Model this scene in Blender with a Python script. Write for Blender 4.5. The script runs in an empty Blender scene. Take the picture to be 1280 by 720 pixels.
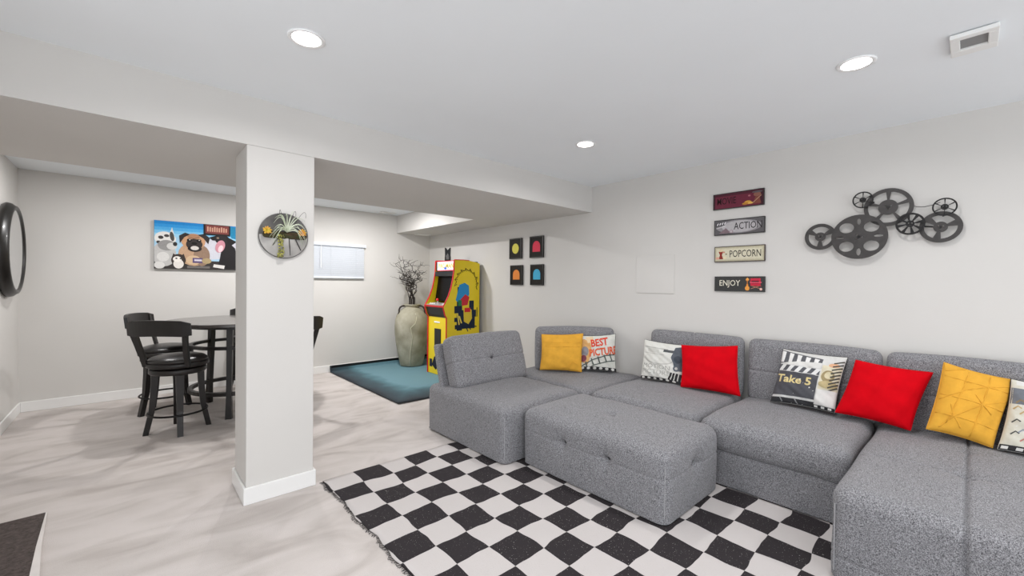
import bpy, bmesh, math, random
from mathutils import Vector, Matrix
random.seed(7)
sc = bpy.context.scene
COL = sc.collection
PI = math.pi

# ---------------------------------------------------------------- camera, world, exposure
cam_d = bpy.data.cameras.new('camera'); cam = bpy.data.objects.new('camera', cam_d); COL.objects.link(cam)
YAW, PIT, ROL = map(math.radians, (42.2446, -0.6039, 0.5672))
fw = Vector((math.sin(YAW)*math.cos(PIT), math.cos(YAW)*math.cos(PIT), math.sin(PIT)))
r0 = Vector((math.cos(YAW), -math.sin(YAW), 0)); u0 = r0.cross(fw)
rr = r0*math.cos(ROL) + u0*math.sin(ROL); uu = u0*math.cos(ROL) - r0*math.sin(ROL)
M = Matrix((rr, uu, -fw)).transposed().to_4x4(); M.translation = Vector((0, 0, 1.3))
cam.matrix_world = M
cam_d.sensor_width = 36; cam_d.lens = 522.34/1280*36; cam_d.clip_start = .02
sc.camera = cam

world = bpy.data.worlds.new('world'); sc.world = world; world.use_nodes = True
bg = world.node_tree.nodes['Background']
bg.inputs[0].default_value = (.91, .955, 1, 1); bg.inputs[1].default_value = 2.1
sc.view_settings.view_transform = 'Standard'; sc.view_settings.look = 'None'
sc.view_settings.gamma = 1; sc.view_settings.use_curve_mapping = False
sc.view_settings.exposure = 0.0
LAMP_MAIN, LAMP_ALCOVE = 8.2, 24.0

# ---------------------------------------------------------------- helpers
def lin(c):
    if isinstance(c, str):
        c = [int(c[i:i+2], 16)/255 for i in (1, 3, 5)]
        c = [x/12.92 if x <= .04045 else ((x+.055)/1.055)**2.4 for x in c]
    return (c[0], c[1], c[2], 1)

def mat(name, col, rough=.6, metal=0, var=0, scale=8, bump=0, bscale=60, col2=None, detail=4, spec=.5, sheen=0, coat=0, emit=None, estr=0, trans=0):
    m = bpy.data.materials.new(name); m.use_nodes = True
    nt = m.node_tree; b = nt.nodes['Principled BSDF']
    b.inputs['Base Color'].default_value = lin(col)
    b.inputs['Roughness'].default_value = rough; b.inputs['Metallic'].default_value = metal
    b.inputs['Specular IOR Level'].default_value = spec
    b.inputs['Sheen Weight'].default_value = sheen; b.inputs['Coat Weight'].default_value = coat
    b.inputs['Transmission Weight'].default_value = trans
    if emit: b.inputs['Emission Color'].default_value = lin(emit); b.inputs['Emission Strength'].default_value = estr
    tc = nt.nodes.new('ShaderNodeTexCoord')
    if var or col2:
        n = nt.nodes.new('ShaderNodeTexNoise'); n.inputs['Scale'].default_value = scale; n.inputs['Detail'].default_value = detail
        nt.links.new(tc.outputs['Object'], n.inputs['Vector'])
        r = nt.nodes.new('ShaderNodeValToRGB'); r.color_ramp.elements[0].position = .32; r.color_ramp.elements[1].position = .68
        c = lin(col)
        if col2: r.color_ramp.elements[0].color = lin(col2); r.color_ramp.elements[1].color = c
        else:
            r.color_ramp.elements[0].color = tuple(x*(1-var) for x in c[:3])+(1,)
            r.color_ramp.elements[1].color = tuple(min(1, x*(1+var)) for x in c[:3])+(1,)
        nt.links.new(n.outputs['Fac'], r.inputs[0]); nt.links.new(r.outputs[0], b.inputs['Base Color'])
    if bump:
        n2 = nt.nodes.new('ShaderNodeTexNoise'); n2.inputs['Scale'].default_value = bscale; n2.inputs['Detail'].default_value = 3
        nt.links.new(tc.outputs['Object'], n2.inputs['Vector'])
        bp = nt.nodes.new('ShaderNodeBump'); bp.inputs['Strength'].default_value = bump; bp.inputs['Distance'].default_value = .01
        nt.links.new(n2.outputs['Fac'], bp.inputs['Height']); nt.links.new(bp.outputs[0], b.inputs['Normal'])
    return m

MT = {}
MT['wall'] = mat('wall_paint', '#d3d0cc', .85, var=.012, scale=2, bump=.04, bscale=180)
MT['ceil'] = mat('ceiling_paint', '#f2f6f9', .9, var=.01, scale=2, bump=.03, bscale=150)
MT['trim'] = mat('trim_white', '#ecebe9', .4, var=.01)
MT['black_wood'] = mat('black_wood', '#1b1716', .38, var=.25, scale=12, bump=.03, bscale=40)
MT['leather'] = mat('black_leather', '#242120', .3, var=.1, bump=.12, bscale=120)
MT['table_top'] = mat('table_top_wood', '#4b4644', .22, var=.15, scale=7, coat=.3)
MT['metal_dark'] = mat('dark_metal', '#3d3a39', .5, .35, var=.15, scale=30, bump=.05)
MT['metal_black'] = mat('black_metal', '#161414', .4, .5, var=.1)
MT['mirror'] = mat('mirror_glass', '#f2f4f6', .02, 1)
MT['frame_black'] = mat('black_frame', '#15120f', .36, var=.15, coat=.1)
MT['plastic_black'] = mat('black_plastic', '#0e0e10', .35, var=.1)
MT['screen'] = mat('black_screen', '#030304', .35, spec=.15, var=.05)
MT['arcade_yellow'] = mat('yellow_panel', '#ecd01c', .35, var=.02)
MT['arcade_red'] = mat('red_edge', '#d01c24', .4, var=.03)
MT['white_plastic'] = mat('white_plastic', '#f1f1ef', .4, var=.01)
MT['red_knob'] = mat('red_knob', '#d8101c', .25, var=.02)
MT['mustard'] = mat('mustard_cloth', '#dda43c', .9, var=.06, scale=20, bump=.2, bscale=300, spec=.2)
MT['red_cloth'] = mat('red_cloth', '#cc0012', .9, var=.06, scale=14, bump=.2, bscale=300, spec=.12)
MT['print_cloth'] = mat('printed_cloth', '#d9d7d1', .9, var=.08, scale=9, bump=.15, bscale=250)
MT['vase'] = mat('stone_vase', '#b3ae9c', .75, col2='#88846f', scale=5, bump=.25, bscale=22)
MT['vase_line'] = mat('pale_crack', '#c9c6ae', .7, var=.05)
MT['twig'] = mat('dark_twig', '#2a221e', .7, var=.2)
MT['light_trim'] = mat('lamp_trim', '#f4f4f4', .4, var=.01)
MT['lens'] = mat('lamp_lens', '#ffffff', .4, emit='#fff8f0', estr=14, var=.01)
MT['vent'] = mat('vent_white', '#efefed', .4, var=.01)
MT['vent_dark'] = mat('vent_dark', '#8c8c8c', .7, var=.05)
MT['blind'] = mat('blind_white', '#d9dde3', .5, var=.01)
MT['zinc'] = mat('zinc_metal', '#bbb8b4', .6, 0, col2='#9c9996', scale=9, bump=.1)
MT['zinc_dark'] = mat('zinc_dark', '#7d7b79', .55, .1, col2='#4c4a49', scale=9)
MT['leaf_pale'] = mat('pale_leaf', '#d3d8c6', .6, col2='#b4bf9e', scale=14)
MT['leaf_orange'] = mat('orange_petal', '#d98a3c', .55, col2='#c7b23e', scale=30)
MT['moss'] = mat('brown_moss', '#4a3524', .9, col2='#2f3a1c', scale=50)
MT['bead'] = mat('bead_leaf', '#c9c46a', .5, col2='#3a4020', scale=60)
MT['cloth_edge'] = mat('pale_thread', '#9d9c9e', .9, var=.05, scale=80)
MT['button'] = mat('button_tuft_shade', '#4b4a4d', .9, var=.2, scale=200)  # darker than the sofa cloth, standing in for shade in the tufts
MT['foot'] = mat('foot_plastic', '#18181a', .5, var=.1)
MT['brown_mat'] = mat('brown_mat', '#584d49', .95, col2='#3c3330', scale=60, bump=.5, bscale=220)
MT['pale_binding'] = mat('pale_binding', '#d6d0cc', .9, var=.05, bump=.2)
MT['glass'] = mat('window_glass', '#ffffff', .0, trans=1, var=.0)
MT['daylight_frame'] = mat('window_vinyl', '#eef0f2', .35, var=.01)

def fabric():
    m = bpy.data.materials.new('grey_heather'); m.use_nodes = True; nt = m.node_tree; b = nt.nodes['Principled BSDF']
    tc = nt.nodes.new('ShaderNodeTexCoord')
    mp = nt.nodes.new('ShaderNodeMapping'); mp.inputs['Scale'].default_value = (1, 1, 1); nt.links.new(tc.outputs['Object'], mp.inputs[0])
    a = nt.nodes.new('ShaderNodeTexNoise'); a.inputs['Scale'].default_value = 340; a.inputs['Detail'].default_value = 2
    nt.links.new(mp.outputs[0], a.inputs['Vector'])
    c = nt.nodes.new('ShaderNodeTexNoise'); c.inputs['Scale'].default_value = 150; c.inputs['Detail'].default_value = 2
    nt.links.new(mp.outputs[0], c.inputs['Vector'])
    add = nt.nodes.new('ShaderNodeMix'); add.data_type = 'FLOAT'; add.inputs[0].default_value = .3
    nt.links.new(a.outputs['Fac'], add.inputs[2]); nt.links.new(c.outputs['Fac'], add.inputs[3])
    r = nt.nodes.new('ShaderNodeValToRGB')
    r.color_ramp.elements[0].position = .38; r.color_ramp.elements[0].color = lin('#47464a')
    r.color_ramp.elements[1].position = .62; r.color_ramp.elements[1].color = lin('#a5a4a7')
    nt.links.new(add.outputs[0], r.inputs[0]); nt.links.new(r.outputs[0], b.inputs['Base Color'])
    bp = nt.nodes.new('ShaderNodeBump'); bp.inputs['Strength'].default_value = .35; bp.inputs['Distance'].default_value = .004
    nt.links.new(a.outputs['Fac'], bp.inputs['Height']); nt.links.new(bp.outputs[0], b.inputs['Normal'])
    b.inputs['Roughness'].default_value = .95; b.inputs['Specular IOR Level'].default_value = .2; b.inputs['Sheen Weight'].default_value = .15
    return m
MT['fabric'] = fabric()

def carpet():
    m = bpy.data.materials.new('carpet'); m.use_nodes = True; nt = m.node_tree; b = nt.nodes['Principled BSDF']
    tc = nt.nodes.new('ShaderNodeTexCoord')
    mp = nt.nodes.new('ShaderNodeMapping'); mp.inputs['Scale'].default_value = (1, 2.4, 1); mp.inputs['Rotation'].default_value = (0, 0, .9)
    nt.links.new(tc.outputs['Object'], mp.inputs[0])
    n = nt.nodes.new('ShaderNodeTexNoise'); n.inputs['Scale'].default_value = 1.5; n.inputs['Detail'].default_value = 6; n.inputs['Distortion'].default_value = 1.6
    nt.links.new(mp.outputs[0], n.inputs['Vector'])
    r = nt.nodes.new('ShaderNodeValToRGB'); e = r.color_ramp.elements
    e[0].position = .3; e[0].color = lin('#b3aaa5'); e[1].position = .62; e[1].color = lin('#d0c8c4')
    k = e.new(.45); k.color = lin('#c5bdb8')
    nt.links.new(n.outputs['Fac'], r.inputs[0])
    f = nt.nodes.new('ShaderNodeTexNoise'); f.inputs['Scale'].default_value = 320; f.inputs['Detail'].default_value = 2
    nt.links.new(tc.outputs['Object'], f.inputs['Vector'])
    mx = nt.nodes.new('ShaderNodeMix'); mx.data_type = 'RGBA'; mx.blend_type = 'OVERLAY'; mx.inputs[0].default_value = .25
    nt.links.new(r.outputs[0], mx.inputs[6]); nt.links.new(f.outputs['Fac'], mx.inputs[7])
    nt.links.new(mx.outputs[2], b.inputs['Base Color'])
    bp = nt.nodes.new('ShaderNodeBump'); bp.inputs['Strength'].default_value = .5; bp.inputs['Distance'].default_value = .006
    nt.links.new(f.outputs['Fac'], bp.inputs['Height']); nt.links.new(bp.outputs[0], b.inputs['Normal'])
    b.inputs['Roughness'].default_value = 1; b.inputs['Specular IOR Level'].default_value = .1; b.inputs['Sheen Weight'].default_value = .2
    return m
MT['carpet'] = carpet()

RX0, RY1, CX, CY = .915, 2.81, .19, .177
def checker():
    m = bpy.data.materials.new('checker_rug'); m.use_nodes = True; nt = m.node_tree; b = nt.nodes['Principled BSDF']
    tc = nt.nodes.new('ShaderNodeTexCoord')
    n = nt.nodes.new('ShaderNodeTexNoise'); n.inputs['Scale'].default_value = 3.2; n.inputs['Detail'].default_value = 2
    nt.links.new(tc.outputs['Object'], n.inputs['Vector'])
    s = nt.nodes.new('ShaderNodeVectorMath'); s.operation = 'SUBTRACT'; s.inputs[1].default_value = (.5, .5, .5); nt.links.new(n.outputs['Color'], s.inputs[0])
    sc_ = nt.nodes.new('ShaderNodeVectorMath'); sc_.operation = 'MULTIPLY'; sc_.inputs[1].default_value = (.06, .085, 0); nt.links.new(s.outputs[0], sc_.inputs[0])
    ad = nt.nodes.new('ShaderNodeVectorMath'); ad.operation = 'ADD'; nt.links.new(tc.outputs['Object'], ad.inputs[0]); nt.links.new(sc_.outputs[0], ad.inputs[1])
    mp = nt.nodes.new('ShaderNodeMapping'); mp.inputs['Location'].default_value = (-RX0/CX+40, -RY1/CY+41, .5); mp.inputs['Scale'].default_value = (1/CX, 1/CY, 0)
    nt.links.new(ad.outputs[0], mp.inputs[0])
    ck = nt.nodes.new('ShaderNodeTexChecker'); ck.inputs['Scale'].default_value = 1
    ck.inputs['Color1'].default_value = lin('#332f31'); ck.inputs['Color2'].default_value = lin('#c6c0be')
    nt.links.new(mp.outputs[0], ck.inputs['Vector'])
    v = nt.nodes.new('ShaderNodeTexNoise'); v.inputs['Scale'].default_value = 190; v.inputs['Detail'].default_value = 1
    nt.links.new(tc.outputs['Object'], v.inputs['Vector'])
    t = nt.nodes.new('ShaderNodeMath'); t.operation = 'GREATER_THAN'; t.inputs[1].default_value = .735; nt.links.new(v.outputs['Fac'], t.inputs[0])
    mx = nt.nodes.new('ShaderNodeMix'); mx.data_type = 'RGBA'; nt.links.new(t.outputs[0], mx.inputs[0])
    nt.links.new(ck.outputs['Color'], mx.inputs[6]); mx.inputs[7].default_value = lin('#b9b3b1')
    nt.links.new(mx.outputs[2], b.inputs['Base Color'])
    bp = nt.nodes.new('ShaderNodeBump'); bp.inputs['Strength'].default_value = .3; bp.inputs['Distance'].default_value = .004
    nt.links.new(v.outputs['Fac'], bp.inputs['Height']); nt.links.new(bp.outputs[0], b.inputs['Normal'])
    b.inputs['Roughness'].default_value = .95; b.inputs['Specular IOR Level'].default_value = .15
    return m
MT['checker'] = checker()

def teal():
    m = bpy.data.materials.new('teal_rug'); m.use_nodes = True; nt = m.node_tree; b = nt.nodes['Principled BSDF']
    tc = nt.nodes.new('ShaderNodeTexCoord'); sp = nt.nodes.new('ShaderNodeSeparateXYZ'); nt.links.new(tc.outputs['Object'], sp.inputs[0])
    def sub(o, v, k):
        a = nt.nodes.new('ShaderNodeMath'); a.operation = 'SUBTRACT'; a.inputs[1].default_value = v; nt.links.new(o, a.inputs[0])
        c = nt.nodes.new('ShaderNodeMath'); c.operation = 'MULTIPLY'; c.inputs[1].default_value = k; nt.links.new(a.outputs[0], c.inputs[0]); return c.outputs[0]
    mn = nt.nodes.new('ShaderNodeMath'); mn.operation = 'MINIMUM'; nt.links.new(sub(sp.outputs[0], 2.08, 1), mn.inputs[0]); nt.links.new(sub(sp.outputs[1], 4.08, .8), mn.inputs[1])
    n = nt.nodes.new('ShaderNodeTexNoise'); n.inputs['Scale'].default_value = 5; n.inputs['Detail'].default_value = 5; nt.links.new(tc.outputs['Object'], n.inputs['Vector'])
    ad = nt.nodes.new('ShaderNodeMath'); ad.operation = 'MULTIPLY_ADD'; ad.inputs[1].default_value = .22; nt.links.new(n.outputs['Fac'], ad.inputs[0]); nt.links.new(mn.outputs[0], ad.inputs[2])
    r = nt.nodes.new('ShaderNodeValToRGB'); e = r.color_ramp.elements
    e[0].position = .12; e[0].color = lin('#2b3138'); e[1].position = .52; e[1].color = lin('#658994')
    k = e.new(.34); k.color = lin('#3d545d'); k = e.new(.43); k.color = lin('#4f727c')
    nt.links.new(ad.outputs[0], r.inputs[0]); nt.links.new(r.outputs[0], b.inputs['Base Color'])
    bp = nt.nodes.new('ShaderNodeBump'); bp.inputs['Strength'].default_value = .4; nt.links.new(n.outputs['Fac'], bp.inputs['Height']); bp.inputs['Distance'].default_value = .01
    nt.links.new(bp.outputs[0], b.inputs['Normal']); b.inputs['Roughness'].default_value = .9
    return m
MT['teal'] = teal()

def print_mat():
    m = bpy.data.materials.new('printed_colour'); m.use_nodes = True; nt = m.node_tree; b = nt.nodes['Principled BSDF']
    at = nt.nodes.new('ShaderNodeAttribute'); at.attribute_name = 'Col'
    tc = nt.nodes.new('ShaderNodeTexCoord'); n = nt.nodes.new('ShaderNodeTexNoise'); n.inputs['Scale'].default_value = 70; nt.links.new(tc.outputs['Object'], n.inputs['Vector'])
    mx = nt.nodes.new('ShaderNodeMix'); mx.data_type = 'RGBA'; mx.blend_type = 'OVERLAY'; mx.inputs[0].default_value = .15
    nt.links.new(at.outputs['Color'], mx.inputs[6]); nt.links.new(n.outputs['Fac'], mx.inputs[7]); nt.links.new(mx.outputs[2], b.inputs['Base Color'])
    b.inputs['Roughness'].default_value = .65; b.inputs['Specular IOR Level'].default_value = .3
    return m
MT['print'] = print_mat()

# ---- objects
def link(name, me, m, parent=None, smooth=False):
    if m: me.materials.append(MT[m] if isinstance(m, str) else m)
    if smooth:
        for p in me.polygons: p.use_smooth = True
    o = bpy.data.objects.new(name, me); COL.objects.link(o)
    if parent: o.parent = parent
    return o
def obj(name, bm, m, parent=None, smooth=False):
    bmesh.ops.recalc_face_normals(bm, faces=bm.faces[:])
    me = bpy.data.meshes.new(name); bm.to_mesh(me); bm.free()
    return link(name, me, m, parent, smooth)
def tag(o, label=None, cat=None, group=None, kind=None):
    if label: o['label'] = label
    if cat: o['category'] = cat
    if group: o['group'] = group
    if kind: o['kind'] = kind
    return o
def thing(name, label, cat, loc=(0, 0, 0), rz=0, group=None):
    o = bpy.data.objects.new(name, None); COL.objects.link(o); o.location = loc; o.rotation_euler = (0, 0, rz); o.empty_display_size = .1
    return tag(o, label, cat, group)
def dup(o, parent=None):
    c = o.copy(); COL.objects.link(c)
    if parent: c.parent = parent
    for ch in [x for x in bpy.data.objects if x.parent == o and x != c]: dup(ch, c)
    return c
def box(bm, a, b, bev=0, seg=2, mtx=None):
    t = bmesh.new(); bmesh.ops.create_cube(t, size=1)
    for v in t.verts: v.co = Vector([(a[i]+b[i])/2 + v.co[i]*(b[i]-a[i]) for i in range(3)])
    if bev: bmesh.ops.bevel(t, geom=t.edges[:], offset=bev, segments=seg, affect='EDGES', profile=.5)
    if mtx: bmesh.ops.transform(t, matrix=mtx, verts=t.verts)
    me = bpy.data.meshes.new('t'); t.to_mesh(me); t.free(); bm.from_mesh(me); bpy.data.meshes.remove(me); return bm
def B(a, b, bev=0, mtx=None, seg=2): return box(bmesh.new(), a, b, bev, seg, mtx)
def tube(bm, pts, r, n=8, closed=False, cap=True):
    pts = [Vector(p) for p in pts]; rad = r if isinstance(r, (list, tuple)) else [r]*len(pts)
    rings = []; up = None; N = len(pts)
    for i, p in enumerate(pts):
        d = (pts[(i+1) % N]-pts[i-1]) if closed else (pts[min(i+1, N-1)]-pts[max(i-1, 0)])
        d.normalize()
        if up is None: up = d.orthogonal().normalized()
        up = (up - d*up.dot(d)).normalized(); s = d.cross(up)
        rings.append([bm.verts.new(p + (up*math.cos(2*PI*k/n)+s*math.sin(2*PI*k/n))*rad[i]) for k in range(n)])
    for i in range(N if closed else N-1):
        a, b = rings[i], rings[(i+1) % N]
        for k in range(n):
            try: bm.faces.new((a[k], a[(k+1) % n], b[(k+1) % n], b[k]))
            except ValueError: pass
    if cap and not closed: bm.faces.new(rings[0][::-1]); bm.faces.new(rings[-1])
    return bm
def sweep(bm, pts, w, h, side, upv=None):
    """rectangular bar: side(i)=unit side vectors, w/h lists"""
    rings = []
    for i, p in enumerate(pts):
        p = Vector(p); s = Vector(side[i]).normalized(); u = Vector(upv[i] if upv else (0, 0, 1))
        a, b = w[i]/2, h[i]/2
        rings.append([bm.verts.new(p+s*x*a+u*y*b) for x, y in ((-1, -1), (1, -1), (1, 1), (-1, 1))])
    for a, b in zip(rings, rings[1:]):
        for k in range(4): bm.faces.new((a[k], a[(k+1) % 4], b[(k+1) % 4], b[k]))
    bm.faces.new(rings[0][::-1]); bm.faces.new(rings[-1]); return bm
def lathe(bm, prof, n=32, mtx=None):
    rings = []
    for r, z in prof:
        if r < 1e-5: rings.append([bm.verts.new((0, 0, z))])
        else: rings.append([bm.verts.new((r*math.cos(2*PI*k/n), r*math.sin(2*PI*k/n), z)) for k in range(n)])
    for a, b in zip(rings, rings[1:]):
        for k in range(n):
            q = [a[k % len(a)], a[(k+1) % len(a)], b[(k+1) % len(b)], b[k % len(b)]]
            q = list(dict.fromkeys(q))
            if len(q) > 2:
                try: bm.faces.new(q)
                except ValueError: pass
    if mtx: bmesh.ops.transform(bm, matrix=mtx, verts=bm.verts)
    return bm
def prism(bm, poly, y0, y1):
    """poly in (x,z), extruded along y"""
    a = [bm.verts.new((x, y0, z)) for x, z in poly]; b = [bm.verts.new((x, y1, z)) for x, z in poly]
    bm.faces.new(a); bm.faces.new(b[::-1]); n = len(a)
    for i in range(n): bm.faces.new((a[i], a[(i+1) % n], b[(i+1) % n], b[i]))
    return bm

# ---- soft block: rounded, crowned, with seams and tufts
def axis_pts(h, r, step, extra=()):
    s = {-h, h}
    for k in range(1, 6): a = r*(1-math.cos(k*PI/10)) ; s |= {-h+a*1.0, h-a}
    n = max(2, int(2*(h-r)/step))
    for k in range(n+1): s.add(-h+r+2*(h-r)*k/n)
    for e in extra:
        for d in (-.02, -.011, -.005, 0, .005, .011, .02): s.add(e+d)
    s = sorted(x for x in s if -h-1e-6 <= x <= h+1e-6); out = [s[0]]
    for x in s[1:]:
        if x-out[-1] > .0015: out.append(x)
    out[-1] = h
    return out
def soft(size, r=.05, crown=(.0, .0, .02), step=.03, seams=(), tufts=(), flatbot=True, wob=.004, seed=0):
    """box centred on origin. seams: (axis, pos, depth); tufts: (point, radius, depth)"""
    hx, hy, hz = [s/2 for s in size]; H = (hx, hy, hz)
    ex = [[s[1] for s in seams if s[0] == i] for i in range(3)]
    for t in tufts:
        for i in range(3):
            if abs(t[0][i]) < H[i]-.001: ex[i].append(t[0][i])
    ax = [axis_pts(H[i], r, step, ex[i]) for i in range(3)]
    bm = bmesh.new()
    for i in range(3):
        j, k = [(1, 2), (2, 0), (0, 1)][i]
        for sgn in (-1, 1):
            g = []
            for a in ax[j]:
                row = []
                for b in ax[k]:
                    p = [0, 0, 0]; p[i] = sgn*H[i]; p[j] = a; p[k] = b; row.append(bm.verts.new(p))
                g.append(row)
            for m in range(len(g)-1):
                for n in range(len(g[0])-1): bm.faces.new((g[m][n], g[m+1][n], g[m+1][n+1], g[m][n+1]))
    bmesh.ops.remove_doubles(bm, verts=bm.verts[:], dist=1e-5)
    rnd = random.Random(seed); ph = [rnd.uniform(0, 6) for _ in range(6)]
    for v in bm.verts:
        p = v.co.copy(); q = Vector([max(-(H[i]-r), min(H[i]-r, p[i])) for i in range(3)])
        d = p-q
        nrm = d.normalized() if d.length > 1e-9 else Vector((0, 0, 1))
        if flatbot and p.z < 0:
            d.z = 0; nrm = d.normalized() if d.length > 1e-9 else Vector((0, 0, 0))
            p = Vector((q.x, q.y, p.z)) + nrm*max(abs(d.x), abs(d.y))
            if v.co.z <= -H[2]+1e-6 and max(abs(v.co.x)-H[0], abs(v.co.y)-H[1]) < -1e-6: nrm = Vector((0, 0, 0))
        elif d.length > 1e-9: p = q + nrm*r
        f = [max(0, 1-(p[i]/H[i])**2) for i in range(3)]
        for i in range(3):
            j, k = [(1, 2), (2, 0), (0, 1)][i]
            if i == 2 and flatbot and p[2] < 0: continue
            s = abs(nrm[i])
            p[i] += math.copysign(1, p[i])*crown[i]*s*(f[j]*f[k])**.6
        if not (flatbot and v.co.z <= -H[2]+1e-6):
            p += nrm*wob*(math.sin(p.x*9+ph[0])*math.sin(p.y*11+ph[1])+.6*math.sin(p.z*17+p.x*5+ph[2])*math.sin(p.y*19+ph[3]))
        for a, pos, dep in seams:
            if abs(nrm[a]) < .9: p -= nrm*dep*math.exp(-((v.co[a]-pos)/.007)**2)
        for c, rad, dep in tufts:
            dd = (v.co-Vector(c)).length
            p -= nrm*dep*(.5*math.exp(-(dd/rad)**2)+.5*math.exp(-(dd/(rad*.3))**2))
        v.co = p
    return bm
def put(o, loc, rot=(0, 0, 0)): o.location = loc; o.rotation_euler = rot; return o

# ---- flat prints
_txt = {}
def text2d(s, shear=0, bold=0.0):
    k = (s, shear, bold)
    if k in _txt: return _txt[k]
    cu = bpy.data.curves.new('txt', 'FONT'); cu.body = s; cu.size = 1; cu.resolution_u = 2; cu.shear = shear; cu.offset = bold
    o = bpy.data.objects.new('txt', cu); COL.objects.link(o)
    dg = bpy.context.evaluated_depsgraph_get(); me = bpy.data.meshes.new_from_object(o.evaluated_get(dg))
    vs = [(v.co.x, v.co.y) for v in me.vertices]; fs = [list(p.vertices) for p in me.polygons]
    bpy.data.objects.remove(o); bpy.data.curves.remove(cu); bpy.data.meshes.remove(me)
    x0, x1 = min(v[0] for v in vs), max(v[0] for v in vs); y0, y1 = min(v[1] for v in vs), max(v[1] for v in vs)
    vs = [((x-x0)/(x1-x0), (y-y0)/(y1-y0)) for x, y in vs]
    _txt[k] = (vs, fs); return _txt[k]
class Print:
    def __init__(s): s.items = []
    def poly(s, pts, col): s.items.append(([tuple(p) for p in pts], [list(range(len(pts)))], col)); return s
    def rect(s, x0, y0, x1, y1, col): return s.poly([(x0, y0), (x1, y0), (x1, y1), (x0, y1)], col)
    def ell(s, cx, cy, rx, ry, col, n=20, rot=0, a0=0, a1=2*PI):
        P = []
        m = n if a1-a0 > 6.28 else n+1
        for k in range(m):
            a = a0+(a1-a0)*k/n; x, y = rx*math.cos(a), ry*math.sin(a)
            P.append((cx+x*math.cos(rot)-y*math.sin(rot), cy+x*math.sin(rot)+y*math.cos(rot)))
        return s.poly(P, col)
    def line(s, pts, w, col):
        L, R = [], []
        for i, p in enumerate(pts):
            a, b = pts[max(i-1, 0)], pts[min(i+1, len(pts)-1)]; dx, dy = b[0]-a[0], b[1]-a[1]; l = math.hypot(dx, dy) or 1
            L.append((p[0]-dy/l*w/2, p[1]+dx/l*w/2)); R.append((p[0]+dy/l*w/2, p[1]-dx/l*w/2))
        vs = L+R; n = len(L); s.items.append((vs, [[i, i+1, n+i+1, n+i] for i in range(n-1)], col)); return s
    def text(s, t, x0, y0, x1, y1, col, rot=0, shear=0, bold=0.0):
        vs, fs = text2d(t, shear, bold); cx, cy = (x0+x1)/2, (y0+y1)/2; out = []
        for u, v in vs:
            x, y = (u-.5)*(x1-x0), (v-.5)*(y1-y0); out.append((cx+x*math.cos(rot)-y*math.sin(rot), cy+x*math.sin(rot)+y*math.cos(rot)))
        s.items.append((out, fs, col)); return s
    def build(s, name, fn, parent=None, eps=.0006, maxlen=0, base=.0006):
        """fn(x, y, offset) -> 3D"""
        V, F, C = [], [], []
        boxes = []
        for (vs, fs, col) in s.items:
            bb = (min(v[0] for v in vs), min(v[1] for v in vs), max(v[0] for v in vs), max(v[1] for v in vs))
            li = 1+max([l for o_, l in boxes if o_[0] < bb[2] and bb[0] < o_[2] and o_[1] < bb[3] and bb[1] < o_[3]], default=-1); boxes.append((bb, li))
            bm = bmesh.new(); bv = [bm.verts.new((x, y, 0)) for x, y in vs]
            for f in fs:
                try: bm.faces.new([bv[i] for i in f])
                except ValueError: pass
            bmesh.ops.triangulate(bm, faces=bm.faces[:])
            if maxlen:
                for _ in range(6):
                    ed = [e for e in bm.edges if e.calc_length() > maxlen]
                    if not ed: break
                    bmesh.ops.subdivide_edges(bm, edges=ed, cuts=1); bmesh.ops.triangulate(bm, faces=bm.faces[:])
            bm.verts.index_update(); b0 = len(V); off = base+eps*li
            V += [fn(v.co.x, v.co.y, off) for v in bm.verts]
            for f in bm.faces:
                idx = [v.index+b0 for v in f.verts]; n = f.normal.z
                F.append(idx if n >= 0 else idx[::-1]); C.append(lin(col))
            bm.free()
        me = bpy.data.meshes.new(name); me.from_pydata(V, [], F)
        at = me.color_attributes.new('Col', 'FLOAT_COLOR', 'CORNER'); k = 0
        for p in me.polygons:
            for _ in p.vertices: at.data[k].color = C[p.index]; k += 1
        return link(name, me, 'print', parent)
def board_fn(c, right, up):
    c, right, up = Vector(c), Vector(right), Vector(up); n = right.cross(up)
    return lambda x, y, o: tuple(c+right*x+up*y+n*o)

# 2D shape with holes -> extruded mesh (YZ wall plane handled by matrix)
def plate(loops, thick, bev=0):
    cu = bpy.data.curves.new('pl', 'CURVE'); cu.dimensions = '2D'; cu.fill_mode = 'BOTH'; cu.extrude = thick/2; cu.bevel_depth = bev; cu.bevel_resolution = 1
    for L in loops:
        sp = cu.splines.new('POLY'); sp.points.add(len(L)-1); sp.use_cyclic_u = True
        for p, q in zip(sp.points, L): p.co = (q[0], q[1], 0, 1)
    o = bpy.data.objects.new('pl', cu); COL.objects.link(o)
    me = bpy.data.meshes.new_from_object(o.evaluated_get(bpy.context.evaluated_depsgraph_get()))
    bpy.data.objects.remove(o); bpy.data.curves.remove(cu)
    bm = bmesh.new(); bm.from_mesh(me); bpy.data.meshes.remove(me); return bm
def circ(cx, cy, rx, ry=None, n=32, rot=0):
    ry = ry or rx
    return [(cx+rx*math.cos(a)*math.cos(rot)-ry*math.sin(a)*math.sin(rot), cy+rx*math.cos(a)*math.sin(rot)+ry*math.sin(a)*math.cos(rot)) for a in [2*PI*k/n for k in range(n)]]
def sector(r0, r1, a0, a1, n=8):
    return [(r1*math.cos(a), r1*math.sin(a)) for a in [a0+(a1-a0)*k/n for k in range(n+1)]] + [(r0*math.cos(a), r0*math.sin(a)) for a in [a1-(a1-a0)*k/n for k in range(n+1)]]

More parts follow.
